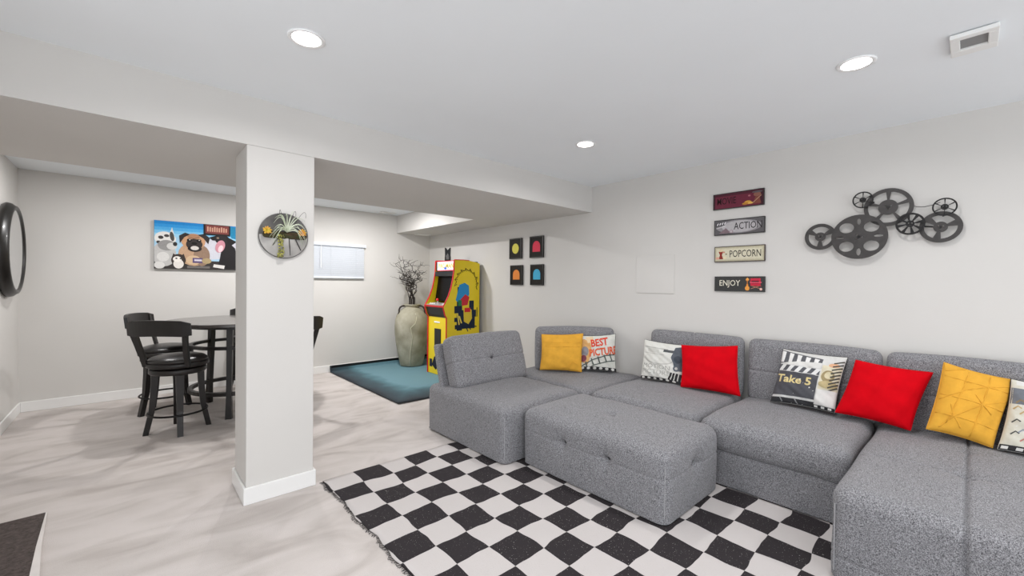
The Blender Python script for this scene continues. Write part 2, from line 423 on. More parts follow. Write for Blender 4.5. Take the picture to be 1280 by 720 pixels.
# ================================================================= THE ROOM
XW, YB, XL, ZC, ZB = 3.73, 6.2, -.82, 2.365, 2.088
YBM0, YBM1, XS = 2.817, 4.169, 3.13
def struct(name, bm, m, parent=None):
    o = obj(name, bm, m, parent)
    if not parent: o['kind'] = 'structure'
    return o
struct('floor', B((-3, -3, -.1), (XW, YB, 0)), 'carpet')
struct('ceiling', B((-3, -3, ZC), (XW+.12, YB+.12, ZC+.1)), 'ceil')
struct('wall_right', B((XW, -3, -.1), (XW+.12, YB+.12, ZC)), 'wall')
WX0, WX1, WZ0, WZ1 = 1.62, 2.575, 1.37, 1.83
bm = bmesh.new()
for a, b in (((XL-.12, YB, -.1), (WX0, YB+.12, ZC)), ((WX1, YB, -.1), (XW, YB+.12, ZC)), ((WX0, YB, -.1), (WX1, YB+.12, WZ0)), ((WX0, YB, WZ1), (WX1, YB+.12, ZC))): box(bm, a, b)
struct('wall_back', bm, 'wall')
struct('wall_left', B((XL-.12, 2.2, -.1), (XL, YB, ZC)), 'wall')
struct('ceiling_beam', B((XL, YBM0, ZB), (XW, YBM1, ZC)), 'wall')
struct('ceiling_soffit', B((XS, YBM1, ZB), (XW, YB, ZC)), 'wall')
PX0, PX1, PY0, PY1 = .487, .855, YBM0, 3.165
struct('pillar', B((PX0, PY0, 0), (PX1, PY1, ZB), .004), 'wall')
def baseboard(name, a, b):
    return struct(name, B(a, b, .004), 'trim')
H = .10; T = .014
baseboard('baseboard_back', (XL+T, YB-T, 0), (XW-T, YB, H))
baseboard('baseboard_left', (XL, 2.2, 0), (XL+T, YB, H))
baseboard('baseboard_right', (XW-T, -3, 0), (XW, YB, H))
bm = bmesh.new()
box(bm, (PX0-T, PY0-T, 0), (PX1+T, PY0, H), .004); box(bm, (PX0-T, PY1, 0), (PX1+T, PY1+T, H), .004)
box(bm, (PX0-T, PY0, 0), (PX0, PY1, H), .004); box(bm, (PX1, PY0, 0), (PX1+T, PY1, H), .004)
struct('baseboard_pillar', bm, 'trim')
# window behind the blind
bm = bmesh.new()
for a, b in (((WX0, YB+.06, WZ0), (WX0+.04, YB+.1, WZ1)), ((WX1-.04, YB+.06, WZ0), (WX1, YB+.1, WZ1)), ((WX0+.04, YB+.06, WZ0), (WX1-.04, YB+.1, WZ0+.04)), ((WX0+.04, YB+.06, WZ1-.04), (WX1-.04, YB+.1, WZ1)), ((2.08, YB+.06, WZ0+.04), (2.12, YB+.1, WZ1-.04))): box(bm, a, b)
win = struct('window_1', bm, 'daylight_frame')
for x0, x1 in ((WX0+.04, 2.08), (2.12, WX1-.04)): obj('pane', B((x0, YB+.078, WZ0+.04), (x1, YB+.084, WZ1-.04)), 'glass', win)
# flat access panel in the right wall
ap = struct('trim_1', B((XW-.007, 1.86, 1.22), (XW, 2.255, 1.585), .002), 'wall')
ap['label'] = 'flush painted access panel in the wall beside the signs'

# ---- recessed lamps
def downlight(x, y, power, label, z=ZC, spread=2.85):
    t = thing('recessed_light', label, 'ceiling light', (x, y, z), 0, 'recessed ceiling lights')
    obj('trim_ring', lathe(bmesh.new(), [(.058, -.004), (.07, -.008), (.076, -.004), (.076, 0), (.058, 0), (.058, -.004)], 32), 'light_trim', t, True)
    obj('lens', lathe(bmesh.new(), [(0, -.004), (.058, -.004), (.058, -.001), (0, -.001)], 32), 'lens', t)
    l = bpy.data.lights.new('lamp', 'AREA'); l.shape = 'DISK'; l.size = .115; l.energy = power; l.color = (1, .99, .985); l.spread = spread
    lo = bpy.data.objects.new('lamp', l); COL.objects.link(lo); lo.parent = t; lo.location = (0, 0, -.012)
    return t
downlight(.564, 1.976, LAMP_MAIN, 'round recessed light in the ceiling in front of the pillar')
downlight(2.545, 1.99, LAMP_MAIN, 'round recessed light in the ceiling near the end of the beam')
downlight(2.55, .387, LAMP_MAIN, 'round recessed light in the ceiling beside the square vent')
for x, y in ((.564, .387), (.564, -1.2), (2.55, -1.2), (-1.4, .387)):  # unseen lamps guessed along the ceiling grid, added for flat lighting
    downlight(x, y, LAMP_MAIN, 'unseen round recessed light assumed in the ceiling behind the viewpoint')
for x, y, k in ((-.1, 5.05, .55), (1.15, 5.1, 1.0), (2.4, 5.15, 1.2)):  # all unseen; the leftmost is added to brighten that side of the alcove
    downlight(x, y, LAMP_ALCOVE*k, 'unseen round recessed light in the raised alcove ceiling', spread=PI)

# ---- vents
def vent(name, label, c, w, d, z, nsl):
    t = thing(name, label, 'vent', (c[0], c[1], z))
    bm = bmesh.new(); f = .025
    for a, b in (((-w/2, -d/2), (w/2, -d/2+f)), ((-w/2, d/2-f), (w/2, d/2)), ((-w/2, -d/2+f), (-w/2+f, d/2-f)), ((w/2-f, -d/2+f), (w/2, d/2-f))):
        box(bm, (a[0], a[1], -.012), (b[0], b[1], 0), .002)
    obj('frame', bm, 'vent', t)
    obj('backing', B((-w/2+f, -d/2+f, -.002), (w/2-f, d/2-f, 0)), 'vent_dark', t)
    for k in range(nsl):
        y = -d/2+f+(d-2*f)*(k+.5)/nsl
        obj('slat', B((-w/2+f, -.008, -.001), (w/2-f, .008, .001), mtx=Matrix.Translation((0, y, -.007))@Matrix.Rotation(.7, 4, 'X')), 'vent', t)
    return t
vent('ceiling_vent', 'white slatted vent in the raised alcove ceiling by the back wall', (2.88, 6.0), .24, .13, ZC, 4)
vent('ceiling_vent', 'small white vent under the soffit above the vase', (3.5, 6.03), .24, .13, ZB, 4)
t = thing('ceiling_vent', 'square white ceiling vent cover with a grey slot', 'vent', (2.655, .01, ZC))
bm = bmesh.new(); w, d = .105, .07
for a, b in (((-w, -d), (-w+.035, d)), ((w-.06, -d), (w, d)), ((-w+.035, -d), (w-.06, -d+.03)), ((-w+.035, d-.03), (w-.06, d))): box(bm, (a[0], a[1], -.022), (b[0], b[1], -.004), .003)
obj('cover', bm, 'vent', t); obj('duct_box', B((-w+.012, -d+.012, -.006), (w-.012, d-.012, 0)), 'vent_dark', t)
obj('slot', B((-w+.035, -d+.03, -.012), (w-.06, d-.03, -.007)), 'vent_dark', t)

# ---- blind
t = thing('window_blind', 'white slatted blind closed over the basement window', 'blind', (0, YB, 0))
obj('headrail', B((WX0-.03, -.05, 1.815), (WX1+.035, -.004, 1.858), .004), 'blind', t)
n = 15; sm = None
for k in range(n):
    z = 1.80-(k+.5)*(1.80-1.375)/n
    if sm is None:
        o = obj('slat', B((WX0-.015, -.0175, -.0012), (WX1+.012, .0175, .0012), .0005), 'blind', t); sm = o
    else: o = sm.copy(); COL.objects.link(o)
    o.location = (0, -.026, z); o.rotation_euler = (-1.2, 0, 0)
obj('bottom_rail', B((WX0-.015, -.038, 1.352), (WX1+.012, -.014, 1.372), .003), 'blind', t)
for x in (1.75, 2.1, 2.46): obj('ladder_cord', tube(bmesh.new(), [(x, -.044, 1.82), (x, -.044, 1.36)], .0015, 5), 'blind', t)
obj('wand', tube(bmesh.new(), [(1.96, -.055, 1.82), (1.96, -.056, 1.5)], .004, 6), 'white_plastic', t)

# ================================================================= RUGS
def ruggrid(x0, x1, y0, y1, nx, ny, zf, thick):
    bm = bmesh.new(); top, bot = [], []
    for i in range(nx+1):
        for lst, dz in ((top, 0), (bot, -thick)):
            lst.append([bm.verts.new((x0+(x1-x0)*i/nx+ (zx(i, j) if i in (0,) else 0), y0+(y1-y0)*j/ny, max(.001, zf(i/nx, j/ny)+dz))) for j in range(ny+1)])
    for i in range(nx):
        for j in range(ny):
            bm.faces.new((top[i][j], top[i+1][j], top[i+1][j+1], top[i][j+1])); bm.faces.new((bot[i][j], bot[i][j+1], bot[i+1][j+1], bot[i+1][j]))
    for i in range(nx):
        for j in (0, ny): bm.faces.new((top[i][j], top[i+1][j], bot[i+1][j], bot[i][j]))
    for j in range(ny):
        for i in (0, nx): bm.faces.new((top[i][j], top[i][j+1], bot[i][j+1], bot[i][j]))
    return bm
zx = lambda i, j: .008*math.sin(j*.55)+.004*math.sin(j*1.7)
rz = lambda u, v: .0095+.002*math.sin(u*23+v*9)*math.sin(v*31)
rug = obj('checkered_rug', ruggrid(RX0, 3.35, -.35, RY1, 60, 80, rz, .007), 'checker', None, True)
bm = rug.data
tag(rug, 'black and white checkered area rug lying on the carpet under the sofa', 'rug')
fb = bmesh.new(); fr = random.Random(3)
for k in range(420):
    y = -.35+(RY1+.35)*k/420; x = RX0+zx(0, (y+.35)/(RY1+.35)*80)
    tube(fb, [(x+.002, y, .006), (x-.006-fr.random()*.006, y+fr.uniform(-.006, .006), .007), (x-.010-fr.random()*.012, y+fr.uniform(-.012, .012), .0025)], .0013, 3)
fo = obj('fringe', fb, 'plastic_black', rug); fo['kind'] = 'stuff'; fo['label'] = 'short dark frayed edge'

zx = lambda i, j: 0
TX0, TX1, TY0, TY1 = 2.09, XW-.03, 4.08, YB-.02
bm = bmesh.new(); g = []
for i in range(31):
    row = []
    x = TX0+(TX1-TX0)*i/30
    for j in range(41):
        y = TY0+(TY1-.03-TY0)*j/40; row.append(bm.verts.new((x, y, .012+.003*math.sin(x*7+y*3)*math.sin(y*5))))
    for dy, dz in ((.012, .02), (.018, .05), (.02, .085)): row.append(bm.verts.new((x, TY1-.03+dy-.008, dz+.012)))
    g.append(row)
for i in range(30):
    for j in range(len(g[0])-1): bm.faces.new((g[i][j], g[i+1][j], g[i+1][j+1], g[i][j+1]))
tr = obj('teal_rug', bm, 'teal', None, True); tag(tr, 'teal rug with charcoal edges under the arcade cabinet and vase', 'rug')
s = tr.modifiers.new('thick', 'SOLIDIFY'); s.thickness = .008; s.offset = -1
obj('rug_edge', B((TX0+.01, TY1-.028, .03), (TX1, TY1-.022, .1), .002), 'plastic_black', tr)

t = thing('floor_mat', 'dark brown mat with a pale bound edge lying on the carpet', 'mat', (0, 0, 0))
bm = bmesh.new(); pts = [(-.355, 3.42), (-.328, 2.749), (-.318, 2.45), (-1.0, 2.45), (-.8, 3.40)]; pts = [(-.355, 3.42), (-.318, 2.45), (-.79, 2.45), (-.79, 3.41)]
v0 = [bm.verts.new((x, y, .001)) for x, y in pts]; v1 = [bm.verts.new((x, y, .012)) for x, y in pts]
bm.faces.new(v0); bm.faces.new(v1)
for i in range(4): bm.faces.new((v0[i], v0[(i+1) % 4], v1[(i+1) % 4], v1[i]))
obj('pile', bm, 'brown_mat', t)
obj('binding', sweep(bmesh.new(), [(-.351, 3.42, .007), (-.334, 3.0, .008), (-.297, 2.45, .009)], [.006, .018, .042], [.012, .014, .016], [(1, .04, 0)]*3), 'pale_binding', t)

# ================================================================= SOFA
ZF = .014     # stands on the rug
SH = .405
def feet(t, x0, x1, y0, y1):
    for x in (x0+.08, x1-.08):
        for y in (y0+.08, y1-.08):
            obj('foot', lathe(bmesh.new(), [(0, ZF), (.022, ZF), (.026, .03), (0, .03)], 12, Matrix.Translation((x, y, 0))), 'foot', t)
def seam_line(t, x, y, z0, z1):
    return obj('piping', tube(bmesh.new(), [(x, y, z0+(z1-z0)*k/6) for k in range(7)], .0026, 6), 'cloth_edge', t)
def button(t, p, n):
    q = Vector((0, 0, 1)).rotation_difference(Vector(n)).to_matrix().to_4x4()
    return obj('button', lathe(bmesh.new(), [(0, .006), (.008, .005), (.012, 0), (.01, -.004), (0, -.004)], 12, Matrix.Translation(p)@q), 'button', t, True)
def backrest(t, c, rz, w, h, th, tilt, z0, hs=True, vs=False, support=True, seed=1, sdx=0):
    """front faces local -y; c=(x,y) of the bottom front edge centre"""
    seams = ([(2, .0, .007)] if hs else []) + ([(0, 0, .006)] if vs else [])
    tf = [((0, -th/2, 0), .055, .034)] if hs and not vs else []
    bm = soft((w, th, h), min(.05, th*.45), (.006, .022 if th > .12 else .01, .012), .03, seams, tf, False, .004 if th > .12 else .002, seed)
    o = obj('backrest', bm, 'fabric', t, True)
    R = Matrix.Rotation(rz, 4, 'Z')@Matrix.Rotation(-tilt, 4, 'X')
    o.matrix_local = Matrix.Translation((c[0], c[1], z0))@R@Matrix.Translation((0, th/2, h/2))
    if tf:
        b = obj('button', lathe(bmesh.new(), [(0, .006), (.008, .005), (.012, 0), (.01, -.004), (0, -.004)], 12, Matrix.Rotation(PI/2, 4, 'X')), 'button', o, True); b.location = (0, -th/2+.008, 0)
    if support:
        s = obj('back_support', soft((w-.03, .055, h*.93), .025, (0, .004, 0), .06, (), (), False, .002, seed+5), 'fabric', t, True)
        s.matrix_local = Matrix.Translation((c[0], c[1], z0))@R@Matrix.Translation((sdx, th+.034, h*.465))
    return o
GRP = 'grey modules of the sectional sofa'
# A: single seat at the end of the sofa, back towards the alcove
A = (1.94, 2.80, 2.20, 3.25)
t = thing('modular_sofa', 'grey heather armless sofa seat with tufted backrest, next to the teal rug', 'sofa', (0, 0, 0), 0, GRP)
o = obj('base', soft((A[1]-A[0], A[3]-A[2], SH-.018), .055, (.006, .006, .022), .035, (), (), True, .004, 2), 'fabric', t, True); put(o, ((A[0]+A[1])/2, (A[2]+A[3])/2, .018+(SH-.018)/2))
seam_line(t, A[0]+.015, A[2]+.015, .05, SH-.06); feet(t, *A)
backrest(t, (2.425, 2.86), 0, .83, .46, .17, .3, SH+.004, seed=4, sdx=-.06)
# B: corner seat
Bq = (2.815, 3.70, 2.135, 3.19)
t = thing('modular_sofa', 'grey heather corner sofa seat with diagonal backrest, mustard cushion on it', 'sofa', (0, 0, 0), 0, GRP)
o = obj('base', soft((Bq[1]-Bq[0], Bq[3]-Bq[2], SH-.018), .05, (.004, .004, .025), .035, (), (), True, .003, 3), 'fabric', t, True); put(o, ((Bq[0]+Bq[1])/2, (Bq[2]+Bq[3])/2, .018+(SH-.018)/2))
feet(t, *Bq)
backrest(t, (3.31, 2.69), -PI/4, .80, .445, .10, .09, SH+.012, hs=False, support=False, seed=7)
# C, D: seats along the wall
for nm, y0, y1, lab, yb0, yb1, vs in (('C', 1.235, 2.12, 'grey heather sofa seat between corner seat and wall seat, printed motion picture cushion on it', 1.232, 2.03, True),
                              ('D', .425, 1.22, 'grey heather sofa seat between the ottoman and chaise, clapperboard cushion on it', .39, 1.185, False)):
    q = (2.80, 3.70, y0, y1)
    t = thing('modular_sofa', lab, 'sofa', (0, 0, 0), 0, GRP)
    o = obj('base', soft((.89, y1-y0-.02, .222), .03, (.004, .004, 0), .05, (), (), True, .003, 5), 'fabric', t, True); put(o, (3.255, (y0+y1)/2, .018+.111))
    tf = [((-.1, 0, .0925), .05, .012)] if nm == 'C' else []
    o = obj('seat_cushion', soft((.90, y1-y0, .19), .055, (.014, .006, .026), .03, (), tf, False, .005, 11+len(tf)), 'fabric', t, True); put(o, (3.25, (y0+y1)/2, .325))
    feet(t, *q)
    backrest(t, (3.588, (yb0+yb1)/2), -PI/2, yb1-yb0, .475, .095, .035, SH, hs=not vs, vs=vs, support=False, seed=13 if vs else 17)
# E: chaise
E_ = (2.285, 3.70, -.44, .405)
t = thing('sofa_chaise', 'long grey heather chaise seat with a centre seam, red and pintucked cushions on it', 'chaise', (0, 0, 0), 0, GRP)
ex, ey, ez = E_[1]-E_[0], E_[3]-E_[2], SH+.01-.018
o = obj('base', soft((ex, ey, ez), .055, (.012, .006, .02), .03, [(1, .02, .016), (2, -.1, .005), (0, -.12, .004)], [((-.12, .02, ez/2), .08, .03), ((.3, .02, ez/2), .07, .022)], True, .005, 21), 'fabric', t, True)
put(o, ((E_[0]+E_[1])/2, (E_[2]+E_[3])/2, .018+ez/2)); feet(t, *E_)
seam_line(t, E_[0]+.008, E_[3]-.012, .05, SH-.06)
backrest(t, (3.588, -.035), -PI/2, .80, .475, .095, .035, SH, hs=True, support=False, seed=23)
# ottoman
O_ = (2.085, 2.765, 1.07, 2.175)
t = thing('ottoman', 'grey heather tufted ottoman standing on the checkered rug', 'ottoman')
ox, oy, oz = O_[1]-O_[0], O_[3]-O_[2], SH-.018
tf = [((-ox/2, .17, .045), .06, .055), ((-ox/2, -.17, .045), .06, .055), ((0, -oy/2, .045), .06, .055), ((-.02, 0, oz/2), .06, .036)]
o = obj('body', soft((ox, oy, oz), .06, (.012, .014, .028), .028, [(2, .045, .004)], tf, True, .004, 31), 'fabric', t, True)
put(o, ((O_[0]+O_[1])/2, (O_[2]+O_[3])/2, .018+oz/2)); feet(t, *O_)
seam_line(t, O_[0]+.016, O_[2]+.016, .05, SH-.075)
cx, cy, cz = (O_[0]+O_[1])/2, (O_[2]+O_[3])/2, .018+oz/2
for p, n in (((cx-ox/2+.04, cy+.17, cz+.045), (-1, 0, 0)), ((cx-ox/2+.04, cy-.17, cz+.045), (-1, 0, 0)), ((cx, cy-oy/2+.038, cz+.045), (0, -1, 0)), ((cx-.02, cy, cz+oz/2-.007), (0, 0, 1))): button(t, p, n)

# ================================================================= CUSHIONS
def cushion(name, label, q, thick, m, pr=None, seed=0, piping=None, pintuck=None):
    """q: TL,TR,BR,BL corners as seen from the front"""
    TL, TR, BR, BL = [Vector(p) for p in q]
    n = (TR-TL).cross(TL-BL).normalized()
    rnd = random.Random(seed); ph = [rnd.uniform(0, 6) for _ in range(6)]
    def fn(u, v, off=0, side=1):
        U = u*(1-.055*(1-v*v)); V = v*(1-.055*(1-u*u)); a, b = (U+1)/2, (V+1)/2
        p = BL*(1-a)*(1-b)+BR*a*(1-b)+TR*a*b+TL*(1-a)*b
        e = max(0, (1-u*u)*(1-v*v))
        h = thick/2*e**.42*(1 if side > 0 else .4)
        h += .006*min(1, e*4)*(math.sin(u*7+v*4+ph[0])*math.sin(v*6-u*3+ph[1])+.5*math.sin(u*15+ph[2]+v*9)*math.sin(v*12+ph[3]))
        return p + n*(h*side + off*side + .002*side)
    t = thing(name, label, 'cushion', (0, 0, 0))
    bm = bmesh.new(); N = 26
    tt = [math.sin(PI/2*(-1+2*k/N)) for k in range(N+1)]
    for side in (1, -1):
        g = [[bm.verts.new(fn(u, v, 0, side) if (abs(u) < .9999 and abs(v) < .9999) else fn(u, v, 0, 1)-n*.002) for v in tt] for u in tt]
        for i in range(N):
            for j in range(N): bm.faces.new((g[i][j], g[i+1][j], g[i+1][j+1], g[i][j+1]))
    bmesh.ops.remove_doubles(bm, verts=bm.verts[:], dist=1e-5)
    obj('cover', bm, m, t, True)
    rim = [(-1+2*k/20, 1) for k in range(20)]+[(1, 1-2*k/20) for k in range(20)]+[(1-2*k/20, -1) for k in range(20)]+[(-1, -1+2*k/20) for k in range(20)]
    obj('edge_seam', tube(bmesh.new(), [fn(u, v, 0, 1)-n*.002 for u, v in rim], .0035, 6, True), piping or m, t, True)
    if pr: pr.build('print', lambda x, y, o: tuple(fn(max(-.995, min(.995, x)), max(-.995, min(.995, y)), o)), t, .0008, .06, .0014)
    if pintuck:
        for L in pintuck:
            P = []
            for (a, b) in zip(L, L[1:]):
                P += [fn(a[0]+(b[0]-a[0])*k/10, a[1]+(b[1]-a[1])*k/10, .0005) for k in range(10)]
            P.append(fn(*L[-1], .0005)); obj('pintuck', tube(bmesh.new(), P, .0028, 5), m, t, True)
    return t
D = '#2e2d2f'
Q_m1 = [[3.033, 2.892, .794], [3.328, 2.602, .808], [3.248, 2.553, .443], [2.964, 2.843, .458]]
Q_best = [[3.352, 2.66, .779], [3.605, 2.41, .801], [3.535, 2.35, .434], [3.275, 2.62, .449]]
Q_mot = [[3.556, 2.056, .79], [3.55, 1.65, .778], [3.455, 1.64, .448], [3.452, 2.031, .442]]
Q_r1 = [[3.502, 1.676, .785], [3.572, 1.251, .82], [3.471, 1.192, .45], [3.407, 1.632, .45]]
Q_t5 = [[3.579, .937, .836], [3.574, .557, .823], [3.456, .6, .458], [3.455, .98, .455]]
Q_r2 = [[3.543, .51, .817], [3.57, .152, .788], [3.436, .236, .448], [3.411, .592, .479]]
Q_m2 = [[3.539, .105, .861], [3.592, -.17, .795], [3.434, -.085, .44], [3.374, .165, .49]]
Q_pr = [[3.556, -.15, .806], [3.59, -.50, .77], [3.47, -.46, .41], [3.42, -.1, .44]]
cushion('throw_cushion', 'plain mustard yellow cushion on the corner seat', Q_m1, .13, 'mustard', seed=1,
        pintuck=[[(-.9, .55), (.9, .5)], [(-.9, .3), (.9, .28)], [(.1, -.9), (.9, -.35)], [(.35, -.9), (.55, -.5), (.9, -.75)]])
pr = Print()
pr.rect(-.99, -.99, .99, .99, '#d4d3cb')
pr.poly([(-.99, -.5), (-.55, -.7), (-.35, .0), (-.45, .6), (-.8, .8), (-.99, .7)], '#d6a66a').ell(-.75, .05, .2, .3, '#8c8a90').ell(-.8, -.35, .16, .2, '#7a3d4a')
pr.poly([(-.6, .55), (-.2, .6), (-.3, .95), (-.7, .9)], '#e3c9a4')
pr.text('BEST', -.42, .36, .55, .82, '#d8432c', .12, bold=.03).text('PICTURE', -.5, -.16, 1.08, .28, '#dc5a34', .12, bold=.03)
pr.line([(-.95, -.85), (-.3, -.42), (.4, -.18), (.95, -.1)], .06, '#4f5752').line([(-.95, -1.2), (-.2, -.72), (.5, -.5), (.95, -.42)], .05, '#4f5752')
for x, y in ((-.6, -.75), (-.3, -.56), (.05, -.46), (.4, -.35), (.72, -.28)): pr.line([(x-.08, y+.22), (x+.05, y-.14)], .07, '#59615b')
pr.rect(-.99, -.99, .99, -.82, D)
for k in range(6): pr.ell(-.8+.32*k, -.9, .09, .07, '#dcdad4')
cushion('throw_cushion', 'white cushion printed with red BEST PICTURE lettering and a filmstrip', Q_best, .11, 'print_cloth', pr, 2, 'plastic_black')
pr = Print(); pr.rect(-.99, -.99, .99, .99, '#dad9d3')
pr.ell(-.1, .1, .72, .3, '#bdbcb7').ell(-.1, .13, .68, .27, '#d5d4ce').rect(-.9, .62, .3, .68, '#b8b7b2').rect(-.9, .32, .2, .36, '#c2c1bc')
pr.rect(-.7, .4, -.1, .6, '#c9c8c2').rect(.1, .5, .95, .64, '#55585a')
pr.poly([(.5, .25), (.6, .8), (.95, .9), (.99, -.35), (.7, -.4), (.62, .0)], '#555b63').ell(.8, .2, .16, .2, '#3f464f').ell(.78, -.25, .14, .16, '#5c626a').ell(.78, -.25, .06, .07, '#b9b9b5')
pr.text('MOTION', -.88, -.42, .5, -.2, '#a2a19c').text('PICTURE', -.9, -.7, .5, -.48, '#abaaa5')
for k in range(4): pr.poly([(.35+.16*k, -.95), (.45+.16*k, -.95), (.62+.13*k, -.5), (.53+.13*k, -.5)], D)
pr.rect(-.99, -.99, .99, -.86, D)
for k in range(6): pr.ell(-.82+.3*k, -.925, .08, .05, '#dcdad4')
cushion('throw_cushion', 'pale grey cushion printed with MOTION PICTURE beside a red cushion', Q_mot, .11, 'print_cloth', pr, 3, 'plastic_black')
cushion('throw_cushion', 'upright plain red cushion overlapping the motion picture cushion', Q_r1, .14, 'red_cloth', seed=4)
pr = Print(); pr.rect(-.99, -.99, .99, .99, '#cfcdca')
pr.rect(-.99, -.72, .38, .18, '#4d4d52')
pr.poly([(-.99, .95), (-.99, .45), (.38, .62), (.38, .82)], '#58585c').poly([(-.99, .2), (.38, .2), (.38, .42), (-.99, .42)], '#55555a')
for k in range(5):
    x = -.98+.28*k; pr.poly([(x, .2), (x+.14, .2), (x+.26, .42), (x+.12, .42)], '#dddcda')
    pr.poly([(x, .92-.03*k), (x+.15, .9-.03*k), (x+.02+.1, .5+.03*k), (x, .5+.03*k)], '#e2e0de')
pr.poly([(-.95, .45), (-.3, .62), (.38, .66), (.38, .46)], '#d9d7d3')
pr.text('Take 5', -.97, -.24, .2, .05, '#d8c58c', 0, bold=.025)
pr.rect(-.99, -.78, .3, -.72, '#c8c7c5').rect(-.99, -.99, .38, -.8, '#303033')
pr.line([(-.6, -.95), (-.7, -.8)], .04, '#8d8d8f').line([(-.1, -.98), (-.22, -.8)], .04, '#8d8d8f')
pr.rect(.42, -.3, .99, .6, '#d6cdb4').ell(.65, .2, .2, .22, '#9d8c66').ell(.66, .24, .12, .13, '#d2c6a4').ell(.7, -.1, .28, .14, '#b7a67c').ell(.75, .62, .16, .08, '#d7a582')
for k in range(9): pr.line([(.99, .8-.12*k), (.72, .7-.13*k)], .05, '#4a4740')
pr.rect(.42, -.85, .99, -.3, '#d9d6d2').rect(.3, -.99, .99, -.87, D)
for k in range(3): pr.rect(.4+.2*k, -.96, .5+.2*k, -.89, '#dcdad6')
cushion('throw_cushion', 'cushion printed with a clapperboard and Take 5 lettering', Q_t5, .12, 'print_cloth', pr, 5, 'plastic_black')
cushion('throw_cushion', 'plain red cushion leaning against the Take 5 cushion', Q_r2, .14, 'red_cloth', seed=6)
pts = [[(-.95, .6), (.95, .55)], [(-.95, .05), (.95, 0)], [(-.95, -.5), (.95, -.55)], [(-.55, -.75), (-.3, .9)], [(.25, -.95), (.3, .9)],
       [(-.95, -.1), (-.28, .32), (.3, .57), (.9, .75)], [(-.7, -.9), (-.4, -.5), (.28, .02), (.95, .3)], [(-.95, .75), (-.4, .95)], [(.0, .25), (.28, .02), (.6, -.2)], [(-.6, -.2), (-.42, -.5), (-.1, -.8)]]
cushion('throw_cushion', 'mustard yellow cushion with pintucked star folds on the chaise', Q_m2, .13, 'mustard', seed=7, pintuck=pts)
pr = Print(); pr.rect(-.99, -.99, .99, .99, '#cdc9bb')
pr.poly([(-.99, .75), (.3, .8), (.99, .6), (.99, .2), (-.2, .35), (-.99, .3)], '#6e727a').poly([(-.9, .98), (.9, .98), (.9, .8), (-.9, .85)], '#d5d3cf')
rn = random.Random(5)
for k in range(40):
    x, y = rn.uniform(-.95, .9), rn.uniform(-.75, .4); pr.line([(x, y), (x+.08, y+.1), (x+.16, y+.05)], .035, rn.choice(['#8d7a58', '#4b4a47', '#b59a6a', '#8a8f99', '#b9796d']))
pr.ell(-.2, -.3, .4, .25, '#d8d3c0').rect(-.99, -.99, .99, -.84, D)
for k in range(7): pr.rect(-.95+.28*k, -.96, -.82+.28*k, -.88, '#dcdad6')
cushion('throw_cushion', 'multicoloured printed cushion behind the pintucked mustard cushion', Q_pr, .11, 'print_cloth', pr, 8, 'plastic_black')

# ================================================================= WALL SIGNS AND PICTURES (right wall)
RT, UP = Vector((0, -1, 0)), Vector((0, 0, 1))
def wallboard(name, label, cat, y0, y1, z0, z1, depth, edge, pr, group=None, rim=0):
    """right wall; y0<y1"""
    t = thing(name, label, cat, (XW, (y0+y1)/2, z0), 0, group)
    w, h = (y1-y0), z1-z0
    obj('board', B((-depth, -w/2, 0), (-.001, w/2, h), .002), edge, t)
    if rim:
        bm = bmesh.new()
        for a, b in (((-w/2, 0), (w/2, rim)), ((-w/2, h-rim), (w/2, h)), ((-w/2, rim), (-w/2+rim, h-rim)), ((w/2-rim, rim), (w/2, h-rim))): box(bm, (-depth-.006, a[0], a[1]), (-depth+.001, b[0], b[1]))
        obj('frame', bm, 'frame_black', t)
    cl = lambda v: max(-.985, min(.985, v))
    pr.build('print', lambda x, y, o: (-depth-o, -cl(x)*w/2, h/2+cl(y)*h/2), t)
    return t
G = 'movie word signs on the wall'
p = Print().rect(-.97, -.9, .97, .9, '#6a2438').rect(-.97, .6, .97, .9, '#4c1c2b').rect(-.97, -.9, -.9, .9, '#3d1a26').rect(.86, -.9, .97, .9, '#3d1a26')
p.text('MOVIE', -.82, -.42, -.06, .42, '#21090f', bold=.004).ell(.4, -.5, .14, .22, '#d39a3e').ell(.3, -.62, .12, .14, '#b97f33').ell(.5, -.6, .1, .12, '#e0b45a')
p.poly([(.6, -.75), (.9, -.75), (.82, .1), (.68, .1)], '#7c4338').ell(.75, .35, .14, .25, '#8a5a4c').ell(.75, .65, .2, .12, '#5b5257').line([(.6, -.6), (.9, .2)], .04, '#b58b70').ell(.45, .3, .05, .1, '#a8646c')
wallboard('wall_sign', 'dark red sign reading MOVIE above the other word signs', 'sign', 1.12, 1.515, 1.948, 2.082, .018, 'frame_black', p, G)
p = Print().rect(-.97, -.9, .97, .9, '#5d5a5c').ell(.0, 0, .9, .85, '#8d898c', 24).ell(.05, 0, .72, .74, '#b3afb1', 24)
p.text('ACTION', -.18, -.38, .9, .5, '#232022', bold=.004)
p.poly([(-.9, .1), (-.55, .3), (-.5, .7), (-.9, .6)], '#3b393b')
for k in range(4): p.poly([(-.88+.1*k, .25+.04*k), (-.83+.1*k, .28+.04*k), (-.79+.1*k, .58+.04*k), (-.85+.1*k, .55+.04*k)], '#d9d6d8')
p.line([(-.9, -.1), (-.5, .15)], .07, '#cfcccd').poly([(-.8, -.8), (-.5, -.1), (-.3, -.75)], '#7d6a70').ell(-.28, -.6, .08, .2, '#a18b92').ell(-.28, -.6, .045, .12, '#bdb8ba')
wallboard('wall_sign', 'grey sign reading ACTION with a clapperboard picture', 'sign', 1.112, 1.503, 1.728, 1.858, .018, 'frame_black', p, G)
p = Print().rect(-.97, -.9, .97, .9, '#b3ab92').rect(-.93, -.76, .93, .76, '#c9c2a8').rect(-.88, -.62, .88, .62, '#d3cdb6')
